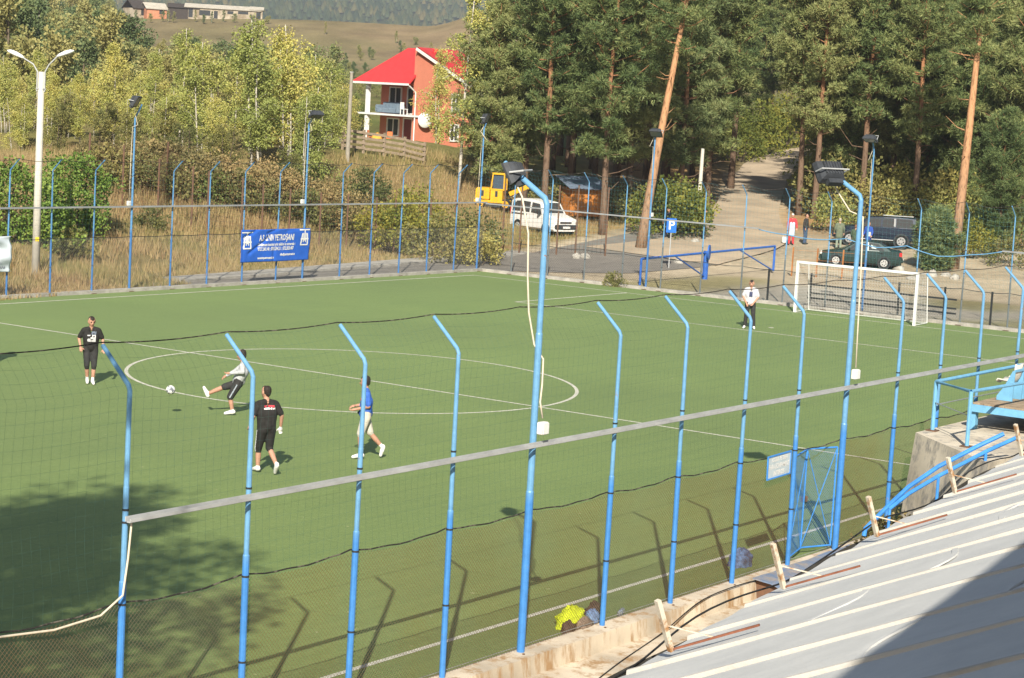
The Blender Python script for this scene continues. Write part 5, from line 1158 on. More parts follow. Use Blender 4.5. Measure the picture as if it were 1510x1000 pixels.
# the tree beside the stand whose shade lies on the turf at the lower left
p = np.array([G(75, 850)[0], G(75, 850)[1]]) - SUND[:2] / -SUND[2] * 13.0
plant('shade_tree', 'leafy tree beside the stand whose shade falls on the turf', 'tree', (p[0], p[1], -.4), broad(99, 17.0, .50, 4.3, .20, mgreyb, mleaf, 240, 80, 1, .22, .0, crs=(.6, 1.05)), 1.0, 0)
# ------------------------------------------------------------------ the red house beyond the fence
mred = mat('coral render', (.56, .195, .125), .9, var=.06, scale=1.2)
mroofr = mat('red tiles', (.60, .045, .045), .45, var=.10, scale=2.5)
mwin = glassmat('window glass', (.05, .05, .05))
HO = thing('house', 'two storey coral red house with bright red roof and white balcony', 'house', tuple(at_ground(609, 164)), -YAW + R(42)); 
def hb(name, m, boxes, parent=HO):
    b = MB()
    for c, d in boxes: b.box(c, d)
    return b.build(name, m, parent)
b = MB(); b.prism([(0, -.5), (9.6, -.5), (9.6, 3.4), (6.2, 4.75), (.0, 7.55)], 1, 0, .30); b.build('wall', mred, HO)
hb('wall', mred, [((1.65, 3.3, 2.45), (.3, 5.98, 5.1)), ((5.2, 6.2, 2.4), (6.8, .3, 5.0)), ((9.45, 3.2, 1.6), (.3, 5.7, 3.6))])
hb('balcony', mwhite, [((.50, 3.3, 2.46), (1.98, 6.9, .14))])
hb('column', mwhite, [((-.25, 5.75, 1.2), (.28, .28, 2.37)), ((-.25, 5.75, 3.73), (.28, .28, 2.38))])
hb('terrace_base', mconc, [((.2, 3.6, -.15), (3.6, 8.0, .62))])
def roofpoly(name, pts, m, th=.12, parent=HO):
    v1, v2, v3 = [Vector(p) for p in pts[:3]]; nn_ = (v2 - v1).cross(v3 - v1).normalized() * th
    if nn_.z > 0: nn_ = -nn_
    n = len(pts); b = MB(); b.add([tuple(p) for p in pts] + [tuple(Vector(p) + nn_) for p in pts], [tuple(range(n)), tuple(range(2 * n - 1, n - 1, -1))] + [(i, n + i, n + (i + 1) % n, (i + 1) % n) for i in range(n)]); return b.build(name, m, parent)
r1 = roofpoly('roof', [(-.75, -.02, 5.0), (-.75, 7.3, 5.0), (2.3, 4.1, 7.85), (2.3, .32, 7.85)], mroofr)
roofpoly('roof', [(-.75, 7.3, 5.0), (8, 7.3, 5.0), (5.4, 4.1, 7.85), (2.3, 4.1, 7.85)], mroofr)
r2 = roofpoly('roof', [(-.35, -.25, 7.85), (6.6, -.25, 4.62), (10.2, -.25, 3.0), (11.0, 3.6, 6.6), (7.4, 4.1, 7.95)], mroofr)
b = MB(); b.bar((-.4, -.28, 7.70), (6.6, -.28, 4.46), .05, .24); b.bar((6.6, -.28, 4.46), (10.2, -.28, 2.84), .05, .24); b.build('verge_board', mwhite, r2)
b = MB(); b.bar((-.80, -.02, 4.90), (-.80, 7.3, 4.90), .10, .16); b.build('gutter', mwhite, r1)
b = MB(); b.tube([(-.72, -.06, 4.8), (-.1, -.07, 4.35), (-.06, -.08, 4.2), (-.06, -.08, -.1)], .05, 7); b.build('downpipe', mwhite, HO)
def window(x, y, z, w_, h_, along, glazing=True, door=False):
    """frame with recess, panes as sub-parts; along = 'x' or 'y' (wall direction)"""
    f = link('door' if door else 'window', None, HO, (x, y, z), 0 if along == 'x' else R(-90))
    b = MB(); t_ = .10
    for c, d in (((0, -.04, h_ - t_ / 2), (w_, .12, t_)), ((0, -.04, t_ / 2), (w_, .12, t_)), ((-w_ / 2 + t_ / 2, -.04, h_ / 2), (t_, .12, h_ - 2 * t_)), ((w_ / 2 - t_ / 2, -.04, h_ / 2), (t_, .12, h_ - 2 * t_))): b.box(c, d)
    if not door: b.box((.0, -.03, h_ / 2), (.07, .08, h_ - 2 * t_))
    b.build('frame', mwhite, f)
    if door: MB().box((0, -.01, h_ / 2), (w_ - 2 * t_, .04, h_ - 2 * t_)).build('pane', mwin if glazing else mat('brown door', (.16, .03, .025), .6), f)
    else:
        for s in (-1, 1): MB().box((s * (w_ / 4 - .01), -.01, h_ / 2), (w_ / 2 - t_ - .04, .03, h_ - 2 * t_)).build('pane', mwin, f)
window(1.5, 4.35, 3.15, 1.6, 1.55, 'y'); window(1.5, 2.35, 2.56, 1.0, 2.15, 'y', True, True)
window(1.5, 4.5, .75, 1.6, 1.45, 'y'); window(1.5, 2.6, .18, 1.2, 2.1, 'y', False, True)
window(2.55, 0, 5.55, 1.15, .78, 'x'); window(4.1, 0, 2.9, .9, 1.5, 'x'); window(4.1, 0, .6, .9, 1.4, 'x'); window(7.2, 0, .6, 1.2, 1.4, 'x')
b = MB(); b.smooth = True; b.lathe([(.02, .0), (.32, .03), (.58, .10), (.62, .14), (.60, .145), (.3, .06), (.02, .035)], 20, 1); o = b.build('satellite_dish', mwhite, HO, (.72, -.52, 2.2), R(-12)); MB().bar((0, 0, 0), (.1, .5, -.4), .04).build('arm', mdark, o)
def hw_(x, y, z): return tuple(HO.matrix_basis @ Vector((x, y, z))) if False else tuple(np.array(HO.location) + np.array([x * math.cos(HO.rotation_euler.z) - y * math.sin(HO.rotation_euler.z), x * math.sin(HO.rotation_euler.z) + y * math.cos(HO.rotation_euler.z), z]))
HRZ = HO.rotation_euler.z
SF = thing('sofa', 'blue grey sofa on the balcony of the red house', 'sofa', hw_(.35, 3.6, 2.53), HRZ); msofa = mat('blue grey cloth', (.15, .20, .25), .9, var=.2, scale=5)
MB().box((0, 0, .25), (.8, 2.5, .38), bev=.05).build('seat', msofa, SF); MB().box((.38, 0, .55), (.22, 2.5, .75), bev=.05).build('backrest', msofa, SF)
for s in (-1, 1): MB().box((0, s * 1.28, .38), (.8, .2, .6), bev=.05).build('armrest', msofa, SF)
def simple_chair(label, p, m, rz):
    c = thing('garden_chair', label, 'chair', p, rz)
    MB().box((0, 0, .44), (.45, .45, .05)).build('seat', m, c); MB().box((0, .21, .72), (.45, .04, .5)).build('backrest', m, c)
    for x in (-.19, .19):
        for y in (-.19, .19): MB().box((x, y, .21), (.045, .045, .42)).build('leg', m, c)
simple_chair('small white chair beside the sofa on the balcony', hw_(.3, 1.75, 2.53), mwhite, HRZ + R(90))
mor = mat('orange plastic', (.62, .17, .06), .6, var=.1)
simple_chair('orange garden chair at the column of the house terrace', hw_(-.4, 5.0, .16), mor, HRZ + R(70)); simple_chair('orange garden chair in front of the brown terrace door', hw_(-.5, 2.5, .16), mor, HRZ + R(-60))
TB = thing('garden_table', 'low wooden table with cloth on the house terrace', 'table', hw_(-.9, 3.6, .16), HRZ); MB().box((0, 0, .62), (.8, 1.4, .05)).build('table_top', mplank, TB)
for x in (-.33, .33):
    for y in (-.6, .6): MB().box((x, y, .30), (.06, .06, .60)).build('leg', mplank, TB)
lump('beanbag', 'round yellow orange beanbag on the terrace of the red house', 'beanbag', hw_(-1.3, 3.0, .16), (1.0, .9, .75), mat('orange cloth', (.70, .34, .05), .8), 44)
# utility pole, plank fence, hut, far roofs
p = at_ground(512, 118); UPo = thing('utility_pole', 'plain grey concrete utility pole left of the red house', 'pole', tuple(p)); b = MB(); b.tube([(0, 0, -.3), (.05, .02, 5.0)], [.13, .09], 10); b.build('pole', mat('grey pole concrete', (.30, .27, .22), .9, var=.15), UPo); MB().box((.05, .02, 5.02), (.14, .14, .06)).build('cap', mtray, UPo)
p0, p1 = at_ground(505, 121), at_ground(625, 124); PF = thing('plank_fence', 'weathered fence of horizontal planks below the red house', 'fence', tuple(p0)); mgp = mat('grey planks', (.27, .21, .15), .9, var=.25, scale=5)
for i in range(5):
    q = p0 + (p1 - p0) * i / 4; q[2] = Hz(q[0], q[1]); MB().box(tuple(q - p0 + np.array([0, 0, .6])), (.12, .12, 1.5)).build('post', mgp, PF)
    if i < 4:
        q2 = p0 + (p1 - p0) * (i + 1) / 4; q2[2] = Hz(q2[0], q2[1])
        for k in range(4): MB().bar(tuple(q - p0 + np.array([.0, -.08, .25 + k * .30])), tuple(q2 - p0 + np.array([0, -.08, .28 + k * .30])), .03, .15).build('plank', mgp, PF)
HU = thing('hut', 'small orange timber hut with blue grey roof among the pines', 'hut', tuple(at_ground(864, 122.5) + np.array([0, 0, .35])), -YAW + R(20)); HU.scale = (.66, .66, .66); mot = mat('orange timber', (.50, .19, .04), .8, var=.15, scale=3)
for i in range(10): MB().box((-1.35 + .3 * i, 0, 1.2), (.285, .06, 2.5)).build('wall_board', mot, HU)
for i in range(8): MB().box((-1.52, .2 + .3 * i, 1.2), (.06, .285, 2.5)).build('wall_board', mot, HU)
MB().box((.02, 1.35, 1.1), (2.9, 2.5, 2.2)).build('frame', mot, HU)
roofpoly('roof', [(-2.0, -.7, 2.45), (2.0, -.7, 2.45), (2.0, 3.0, 3.4), (-2.0, 3.0, 3.4)], mat('blue grey sheet', (.16, .20, .27), .5), .06, HU)
def ruin(px, D, w_, dpt, h_, label, mw, mr, pitch=.5, rz=0, openings=()):
    p = at_ground(px, D); o = thing('farm_building', label, 'building', tuple(p - np.array([0, 0, .4])), -YAW + R(rz)); 
    MB().box((0, dpt / 2, (h_ + .4) / 2), (w_, dpt, h_ + .4)).build('wall', mw, o)
    roofpoly('roof', [(-w_ / 2 - .3, -.4, h_ + .38), (w_ / 2 + .3, -.4, h_ + .38), (w_ / 2 + .3, dpt / 2, h_ + .4 + pitch * dpt / 2), (-w_ / 2 - .3, dpt / 2, h_ + .4 + pitch * dpt / 2)], mr, .12, o)
    roofpoly('roof', [(-w_ / 2 - .3, dpt + .4, h_ + .38), (w_ / 2 + .3, dpt + .4, h_ + .38), (w_ / 2 + .3, dpt / 2 + .001, h_ + .4 + pitch * dpt / 2), (-w_ / 2 - .3, dpt / 2 + .001, h_ + .4 + pitch * dpt / 2)], mr, .12, o)
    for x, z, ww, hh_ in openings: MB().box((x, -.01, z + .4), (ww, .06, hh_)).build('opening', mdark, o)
mpl2 = mat('pale old plaster', (.44, .38, .29), .9, scale=.45, col2=(.24, .19, .13), thr=(.42, .6)); mash = mat('pale asbestos roof', (.45, .41, .34), .9, var=.15, scale=1); mbri = mat('old brick', (.48, .21, .12), .9, var=.2, scale=1.5); mblk = mat('blackened timber', (.055, .045, .04), .9)
ruin(207, 497, 3.8, 5, 2.3, 'small pale gabled farm building at the left end of the ridge', mpl2, mblk, .8, 40, ((.6, 1.4, .9, 1.4),))
ruin(231, 496, 4.8, 6, 2.3, 'orange brick farm building with pale roof on the ridge', mbri, mash, .5, 25, ((1.2, 1.6, 1.2, 1.0),))
ruin(270, 496, 7.0, 5, 2.7, 'blackened collapsed timber barn on the ridge', mblk, mblk, .4, 8, ())
ruin(328, 497, 17.5, 6, 2.4, 'long pale ruined shed with empty openings along the ridge', mpl2, mash, .32, 6, ((-7.5, 1.0, 1.0, 2.0), (-4.2, 1.2, 2.6, 1.2), (-1.6, .9, .9, 1.8), (1.8, 1.6, 1.4, .7), (4.8, 1.7, 2.4, .6), (8.4, 1.0, 1.0, 2.0)))
ruin(378, 498, 2.8, 5, 2.2, 'last low pale shed at the right end of the ridge', mpl2, mash, .3, 6, ((0, 1.0, 1.0, 1.6),))
ruin(110, 300, 3.2, 3, 1.9, 'tiny red roofed hut on the wooded slope at the left', mpl2, mat('faded red roof', (.45, .07, .07), .7), .6, 20)
for px, sc in ((248, .28), (256, .25), (300, .3), (312, .28), (345, .26), (288, .22), (372, .4), (222, .4), (200, .45), (240, .5), (395, .3), (330, .2)):
    hilltree(px, 488 - (px % 7), sc, None, 'small shrub growing in front of the ruined sheds on the ridge', 'shrubs on the ridge')
b = MB(); b.tube([(0, 0, -.3), (.28, .1, 2.4), (.42, .16, 4.6)], [.13, .115, .10], 10); WP = thing('bare_pole', 'short leaning white pole left of the hill road', 'pole', tuple(at_ground(1027, 123))); b.build('pole', mpole, WP); MB().box((.42, .16, 4.62), (.12, .12, .05)).build('cap', mtray, WP)
# rusty mesh fence up on the bank behind the dry grass
RF = thing('rusty_fence', 'rusty brown mesh fence on tall posts up on the bank behind the dry grass', 'fence', tuple(at_ground(120, 96)))
L0 = np.array(RF.location); pts = []
for px, D in ((130, 96), (180, 96), (232, 95.5), (245, 99), (282, 96), (305, 96), (355, 97), (385, 97), (425, 98), (470, 99), (510, 101), (552, 102), (580, 103), (632, 104), (668, 105), (740, 107), (765, 107), (820, 107.5), (848, 108), (892, 108)):
    pts.append(at_ground(px, D))
for i, p in enumerate(pts):
    b = MB(); b.tube([tuple(p - L0 - np.array([0, 0, .3])), tuple(p - L0 + np.array([0, 0, 2.75 if i < 15 else 3.6]))], .045, 7); b.build('post', mrust2, RF)
ln = []
for p, q in zip(pts[:-1], pts[1:]):
    L = np.linalg.norm(q - p)
    for z in np.arange(.1, 2.7, .22): ln.append([p + (q - p) * s + np.array([0, 0, z]) - L0 for s in (0, .5, 1)])
    for s in np.arange(0, 1, .22 / L): ln.append([p + (q - p) * s + np.array([0, 0, z]) - L0 for z in (.1, 1.4, 2.7)])
V, F = strands(ln, .005); link('wire_mesh', npmesh('wire_mesh', V, F, mrust2), RF)
# rusty stakes by the car park
RS = thing('rusty_fence', 'low orange rusty stakes and wire in front of the green car', 'fence', (8.5, 26, 0)); L0 = np.array(RS.location); pts = [at_ground(px, 103.5) for px in (1167, 1203, 1241, 1274)]
mor2 = mat('orange rust', (.36, .15, .05), .9, var=.25)
for p in pts: MB().bar(tuple(p - L0 - np.array([0, 0, .2])), tuple(p - L0 + np.array([.02, 0, 1.45])), .06).build('stake', mor2, RS)
for z in (.45, .85, 1.3):
    b = MB(); b.tube([p - L0 + np.array([0, 0, z]) for p in pts], .008, 4); b.build('wire', mor2, RS)

# ------------------------------------------------------------------ vehicles
def wheel(root, x, y, r, side, mrim, wd=.20):
    wv = link('wheel', None, root, (x, y, r)); b = MB(); b.smooth = False
    b.lathe([(r * .62, -wd / 2), (r * .93, -wd / 2), (r, -wd * .32), (r, wd * .32), (r * .93, wd / 2), (r * .62, wd / 2)], 22, 1); b.build('tyre', mat('tyre rubber', (.02, .02, .02), .85), wv)
    b = MB(); yo = side * (wd / 2 + .004); b.lathe([(r * .63, min(yo, yo * .2)), (r * .63, max(yo, yo * .2))], 18, 1)
    q = b.build('rim', mrim, wv)
    s = MB()
    for k in range(6):
        a = k * math.pi / 3 + .26; s.box((math.cos(a) * r * .36, yo + side * .004, math.sin(a) * r * .36), (r * .17, .012, r * .17), rot=Euler((0, -a, 0)))
    s.build('rim_hole', mat('rim shadow gap', (.03, .03, .032), .8), q)
def car(name, label, cat, loc, heading, W, st, paint, belt_w=.97, wheels=(), wr=.31, mrim=None, win=(), screens=(), lights=(), extra=None, z0=.22):
    """body lofted through stations (x, z_belt, z_top, w, w_top); +x forward; windows, lamps, wheels as parts"""
    root = thing(name, label, cat, tuple(loc), heading)
    def sec(x, zb, zt, w_, wt, zl=z0): return [(x, -w_ * .90, zl), (x, -w_, zl + .10), (x, -w_ * 1.0, (zl + zb) / 2), (x, -w_ * .965, zb), (x, -wt, zt - .05), (x, -wt * .80, zt), (x, wt * .80, zt), (x, wt, zt - .05), (x, w_ * .965, zb), (x, w_, (zl + zb) / 2), (x, w_, zl + .10), (x, w_ * .90, zl)]
    S = [sec(*s) for s in st]; b = MB(); V = [p for s in S for p in s]; n = 12
    F = [(n * i + j, n * i + (j + 1) % n, n * (i + 1) + (j + 1) % n, n * (i + 1) + j) for i in range(len(S) - 1) for j in range(n)]
    b.add(V, F + [tuple(range(n)), tuple(n * (len(S) - 1) + j for j in range(n - 1, -1, -1))]); bo = b.build('body', paint, root)
    xsn = [s[0] for s in st]
    def I(x, k): return float(np.interp(x, xsn[::-1] if xsn[0] > xsn[-1] else xsn, [s[k] for s in (st[::-1] if xsn[0] > xsn[-1] else st)]))
    for (x0, x1, x2, x3) in win:                                    # side glass: bottom front, top front, top rear, bottom rear
        for s in (-1, 1):
            q = MB(); P = []
            for x, f in ((x0, .06), (x1, .90), (x2, .90), (x3, .06)):
                zb, zt, w_, wt = I(x, 1), I(x, 2), I(x, 3), I(x, 4); P.append((x, s * (w_ * .965 + (wt - w_ * .965) * f + .012), zb + (zt - .05 - zb) * f))
            P2 = [(p[0], p[1] - s * .03, p[2]) for p in P]
            q.add(P + P2, [(0, 1, 2, 3), (7, 6, 5, 4), (0, 4, 5, 1), (1, 5, 6, 2), (2, 6, 7, 3), (3, 7, 4, 0)]); q.build('side_window', mwin, root)
    for (xa, xb, nm) in screens:
        q = MB(); za, zb_, wa, wb = I(xa, 2), I(xb, 2), I(xa, 4), I(xb, 4)
        P = [(xa, -wa * .80, za), (xa, wa * .80, za), (xb, wb * .78, zb_), (xb, -wb * .78, zb_)]; sg = 1 if xa > xb else -1
        nrm = np.array([abs(zb_ - za), 0, abs(xa - xb)]); nrm = nrm / np.linalg.norm(nrm) * .012; nrm[0] *= sg
        P = [(p[0] * (1) + nrm[0], p[1], p[2] + nrm[2]) for p in P]; P2 = [(p[0] - nrm[0] * 2.5, p[1], p[2] - nrm[2] * 2.5) for p in P]
        q.add(P + P2, [(0, 1, 2, 3), (7, 6, 5, 4), (0, 4, 5, 1), (1, 5, 6, 2), (2, 6, 7, 3), (3, 7, 4, 0)]); q.build(nm, mwin, root)
    for nm, c, d, m in lights: MB().box(c, d, bev=min(d) * .25).build(nm, m, root)
    for x in wheels:
        for s in (-1, 1):
            a = MB(); a.smooth = False; a.lathe([(wr * 1.14, -.02), (wr * 1.14, .02)], 20, 1, (x, s * (I(x, 3) - .005), wr)); a.build('wheel_arch', mdark, root)
            wheel(root, x, s * (I(x, 3) - .085), wr, s, mrim or mtray)
    MB().box((0, 0, z0 + .02), (abs(st[0][0] - st[-1][0]) - .9, 2 * W - .25, .12)).build('underbody', mdark, root)
    return root
mgreen = mat('dark green car paint', (.018, .040, .038), .25, .2, var=.08, spec=.6); mnavy = mat('dark blue car paint', (.014, .022, .040), .22, .25, var=.08, spec=.6); mvanw = mat('white car paint', (.70, .69, .66), .35, 0, var=.05)
mredl = mat('red lamp', (.55, .02, .02), .25, spec=.6); mclear = mat('clear lamp', (.6, .6, .58), .2, spec=.6)
HL = math.atan2(-BH[1], -BH[0])                                      # heading to the left of the view
car('parked_car', 'dark green saloon car with silver wheels parked behind the goal', 'car', at_ground(1268, 109.8), HL - R(9), .83,
    [(2.10, .55, .60, .62, .52), (2.02, .64, .70, .76, .66), (1.3, .78, .84, .83, .74), (.95, .84, .92, .83, .74), (.25, .88, 1.36, .83, .62), (-.3, .90, 1.42, .83, .62), (-.95, .91, 1.36, .83, .60), (-1.55, .93, 1.02, .82, .66), (-2.0, .92, .97, .79, .66), (-2.12, .80, .90, .70, .6)],
    mgreen, wheels=(1.28, -1.22), wr=.30, mrim=mat('silver alloy', (.55, .55, .54), .35, .6), win=((.72, .26, -.28, -.30), (-.38, -.38, -.86, -1.22)), screens=((.90, .28, 'windscreen'), (-1.48, -.98, 'rear_window')),
    lights=[('tail_lamp', (-2.06, .66, .78), (.14, .24, .22), mredl), ('tail_lamp', (-2.06, -.66, .78), (.14, .24, .22), mredl), ('headlamp', (2.06, .55, .62), (.10, .28, .12), mclear), ('headlamp', (2.06, -.55, .62), (.10, .28, .12), mclear), ('rear_bumper', (-2.13, 0, .45), (.16, 1.45, .20), mgreen), ('front_bumper', (2.10, 0, .40), (.16, 1.35, .20), mgreen), ('door_handle', (-.25, .86, .80), (.16, .04, .03), mdark), ('door_handle', (-1.05, .86, .82), (.16, .04, .03), mdark), ('wing_mirror', (.62, .93, .96), (.12, .16, .12), mgreen), ('number_plate', (-2.22, 0, .50), (.02, .5, .11), mwhite)])
car('parked_car', 'dark blue pickup with canopy parked behind the green saloon', 'car', at_ground(1290, 119), HL - R(10), .90,
    [(2.35, .80, .85, .72, .6), (2.25, .92, .98, .86, .76), (1.5, 1.06, 1.12, .90, .8), (1.1, 1.08, 1.16, .90, .80), (.45, 1.10, 1.68, .90, .60), (-.4, 1.12, 1.74, .90, .60), (-1.3, 1.12, 1.76, .90, .61), (-2.2, 1.12, 1.72, .90, .61), (-2.42, 1.05, 1.2, .86, .72)],
    mnavy, wheels=(1.45, -1.45), wr=.385, mrim=mat('dull alloy', (.38, .38, .38), .4, .6), win=((.85, .45, -.25, -.25), (-.35, -.35, -.95, -1.0), (-1.12, -1.12, -2.0, -2.1)), screens=((1.05, .5, 'windscreen'), (-2.40, -2.22, 'rear_window')), z0=.34,
    lights=[('tail_lamp', (-2.36, .80, 1.05), (.16, .14, .30), mredl), ('tail_lamp', (-2.36, -.80, 1.05), (.16, .14, .30), mredl), ('headlamp', (2.28, .62, .86), (.14, .34, .16), mclear), ('headlamp', (2.28, -.62, .86), (.14, .34, .16), mclear), ('rear_bumper', (-2.46, 0, .58), (.16, 1.6, .2), mdark), ('front_bumper', (2.36, 0, .55), (.18, 1.5, .28), mnavy), ('roof_rail', (-1.2, .62, 1.80), (1.7, .04, .05), mtray), ('side_step', (0, .93, .42), (2.0, .12, .05), mtray), ('wing_mirror', (.85, 1.0, 1.22), (.12, .18, .18), mnavy), ('canopy_pillar', (-1.03, .80, 1.40), (.10, .06, .50), mat('pillar highlight grey', (.5, .5, .5), .35, .5))])  # bright grey of the canopy pillar paints in the highlight seen there
HRt = math.atan2(BH[1], BH[0])
car('van', 'white van parked under the pines beside the yellow digger', 'van', GT(800, 343), HRt - R(52), .86,
    [(2.0, .72, .78, .70, .58), (1.92, .88, .94, .82, .7), (1.45, .98, 1.06, .86, .74), (1.05, 1.02, 1.16, .86, .74), (.55, 1.06, 1.74, .86, .70), (-.5, 1.08, 1.84, .86, .74), (-1.6, 1.08, 1.82, .86, .76), (-1.95, 1.05, 1.74, .84, .74), (-2.02, .8, 1.0, .80, .7)],
    mvanw, wheels=(1.3, -1.2), wr=.31, mrim=mtray, win=((.85, .55, -.10, -.10), (-.24, -.24, -.95, -.95), (-1.1, -1.1, -1.8, -1.8)), screens=((1.05, .58, 'windscreen'), (-2.0, -1.9, 'rear_window')),
    lights=[('headlamp', (1.92, .60, .80), (.16, .30, .20), mclear), ('headlamp', (1.92, -.60, .80), (.16, .30, .20), mclear), ('bumper', (1.98, 0, .46), (.2, 1.5, .26), mdark), ('grille', (2.0, 0, .70), (.06, .8, .10), mdark), ('number_plate', (2.10, 0, .44), (.02, .5, .11), mwhite), ('tail_lamp', (-2.0, .74, 1.1), (.08, .1, .4), mredl), ('tail_lamp', (-2.0, -.74, 1.1), (.08, .1, .4), mredl), ('wing_mirror', (.8, -.98, 1.15), (.12, .18, .2), mdark), ('sliding_rail', (-1.1, -.88, 1.0), (1.4, .03, .04), mdark)])
DG = thing('digger', 'yellow wheeled digger with folded boom parked behind the white van', 'digger', tuple(GT(732, 308)), HRt - R(12)); DG.scale = (.74, .74, .74); my = mat('digger yellow', (.66, .36, .015), .5, var=.12, scale=2)
MB().box((-.95, 0, 1.15), (1.1, 2.0, .95), bev=.10).build('engine_cover', my, DG); MB().box((.15, -.55, 1.10), (.95, .85, .95), bev=.08).build('side_cover', my, DG); MB().box((-.3, 0, .58), (2.6, 2.1, .22), bev=.04).build('turntable', my, DG); MB().box((-.2, 0, .30), (3.0, 1.5, .3)).build('chassis', mdark, DG)
for c in ((-.95, -1.005, 1.2), (.15, -.985, 1.2)): MB().box(c, (.20, .02, .45)).build('vent', mdark, DG)
cb = MB()
for x in (-.30, .72):
    for y in (-.95, .05): cb.bar((x, y, 1.5), (x + (.12 if x < 0 else 0), y, 2.75), .09)
for a, c in (((-.18, -.95, 2.75), (.72, -.95, 2.75)), ((-.18, .05, 2.75), (.72, .05, 2.75)), ((-.18, -.95, 2.75), (-.18, .05, 2.75)), ((.72, -.95, 2.75), (.72, .05, 2.75)), ((-.30, -.95, 1.55), (.72, -.95, 1.55))): cb.bar(a, c, .10)
ca_ = cb.build('cab_frame', my, DG); MB().box((.27, -.45, 2.80), (1.05, 1.08, .06)).build('roof', my, ca_)
MB().box((.25, -.45, 2.12), (.84, .84, 1.10)).build('cab_glass', glassmat('cab glass', (.06, .08, .11)), ca_)
b = MB(); b.bar((.9, .4, 1.2), (2.4, .4, 1.9), .26, .34); b.build('boom', my, DG); b = MB(); b.bar((2.4, .4, 1.95), (3.7, .4, 1.25), .2, .26); b.build('dipper', my, DG); b = MB(); b.prism([(3.7, 1.5), (4.3, 1.3), (4.2, .7), (3.7, .6), (3.4, .9)], 1, .05, .75); b.build('bucket', mdark, DG)
b = MB(); b.tube([(1.2, .4, 1.0), (2.2, .4, 2.0)], .06, 8); b.build('hydraulic_ram', mtray, DG)
for x in (-1.1, .9):
    for s in (-1, 1): wheel(DG, x, s * .85, .42, s, my, .3)

# ------------------------------------------------------------------ people
SKIN = mat('skin', (.46, .25, .17), .55, var=.08, scale=9); HAIRM = mat('dark hair', (.028, .02, .016), .7, var=.2, scale=30)
WSHOE = mat('white shoe', (.74, .73, .70), .55, var=.1, scale=20)
def capsule(mb, a, b, ra, rb, n=12):
    a, b = Vector(a), Vector(b); d = b - a; L = d.length; d = d / L if L > 1e-6 else Vector((0, 0, 1))
    pts = []; rr = []
    for k in range(1, 5): t_ = math.pi / 2 * k / 4; pts.append(a - d * ra * math.cos(t_)); rr.append(ra * math.sin(t_))
    for k in range(4, 0, -1): t_ = math.pi / 2 * k / 4; pts.append(b + d * rb * math.cos(t_)); rr.append(rb * math.sin(t_))
    mb.tube(pts, rr, n)
def sdcap(P, a, b, ra, rb):
    a, b = np.array(a, float), np.array(b, float); d = b - a; L = d @ d
    t_ = np.clip(((P - a) @ d) / max(L, 1e-9), 0, 1); return np.linalg.norm(P - a - t_[:, None] * d, axis=1) - (ra + (rb - ra) * t_)
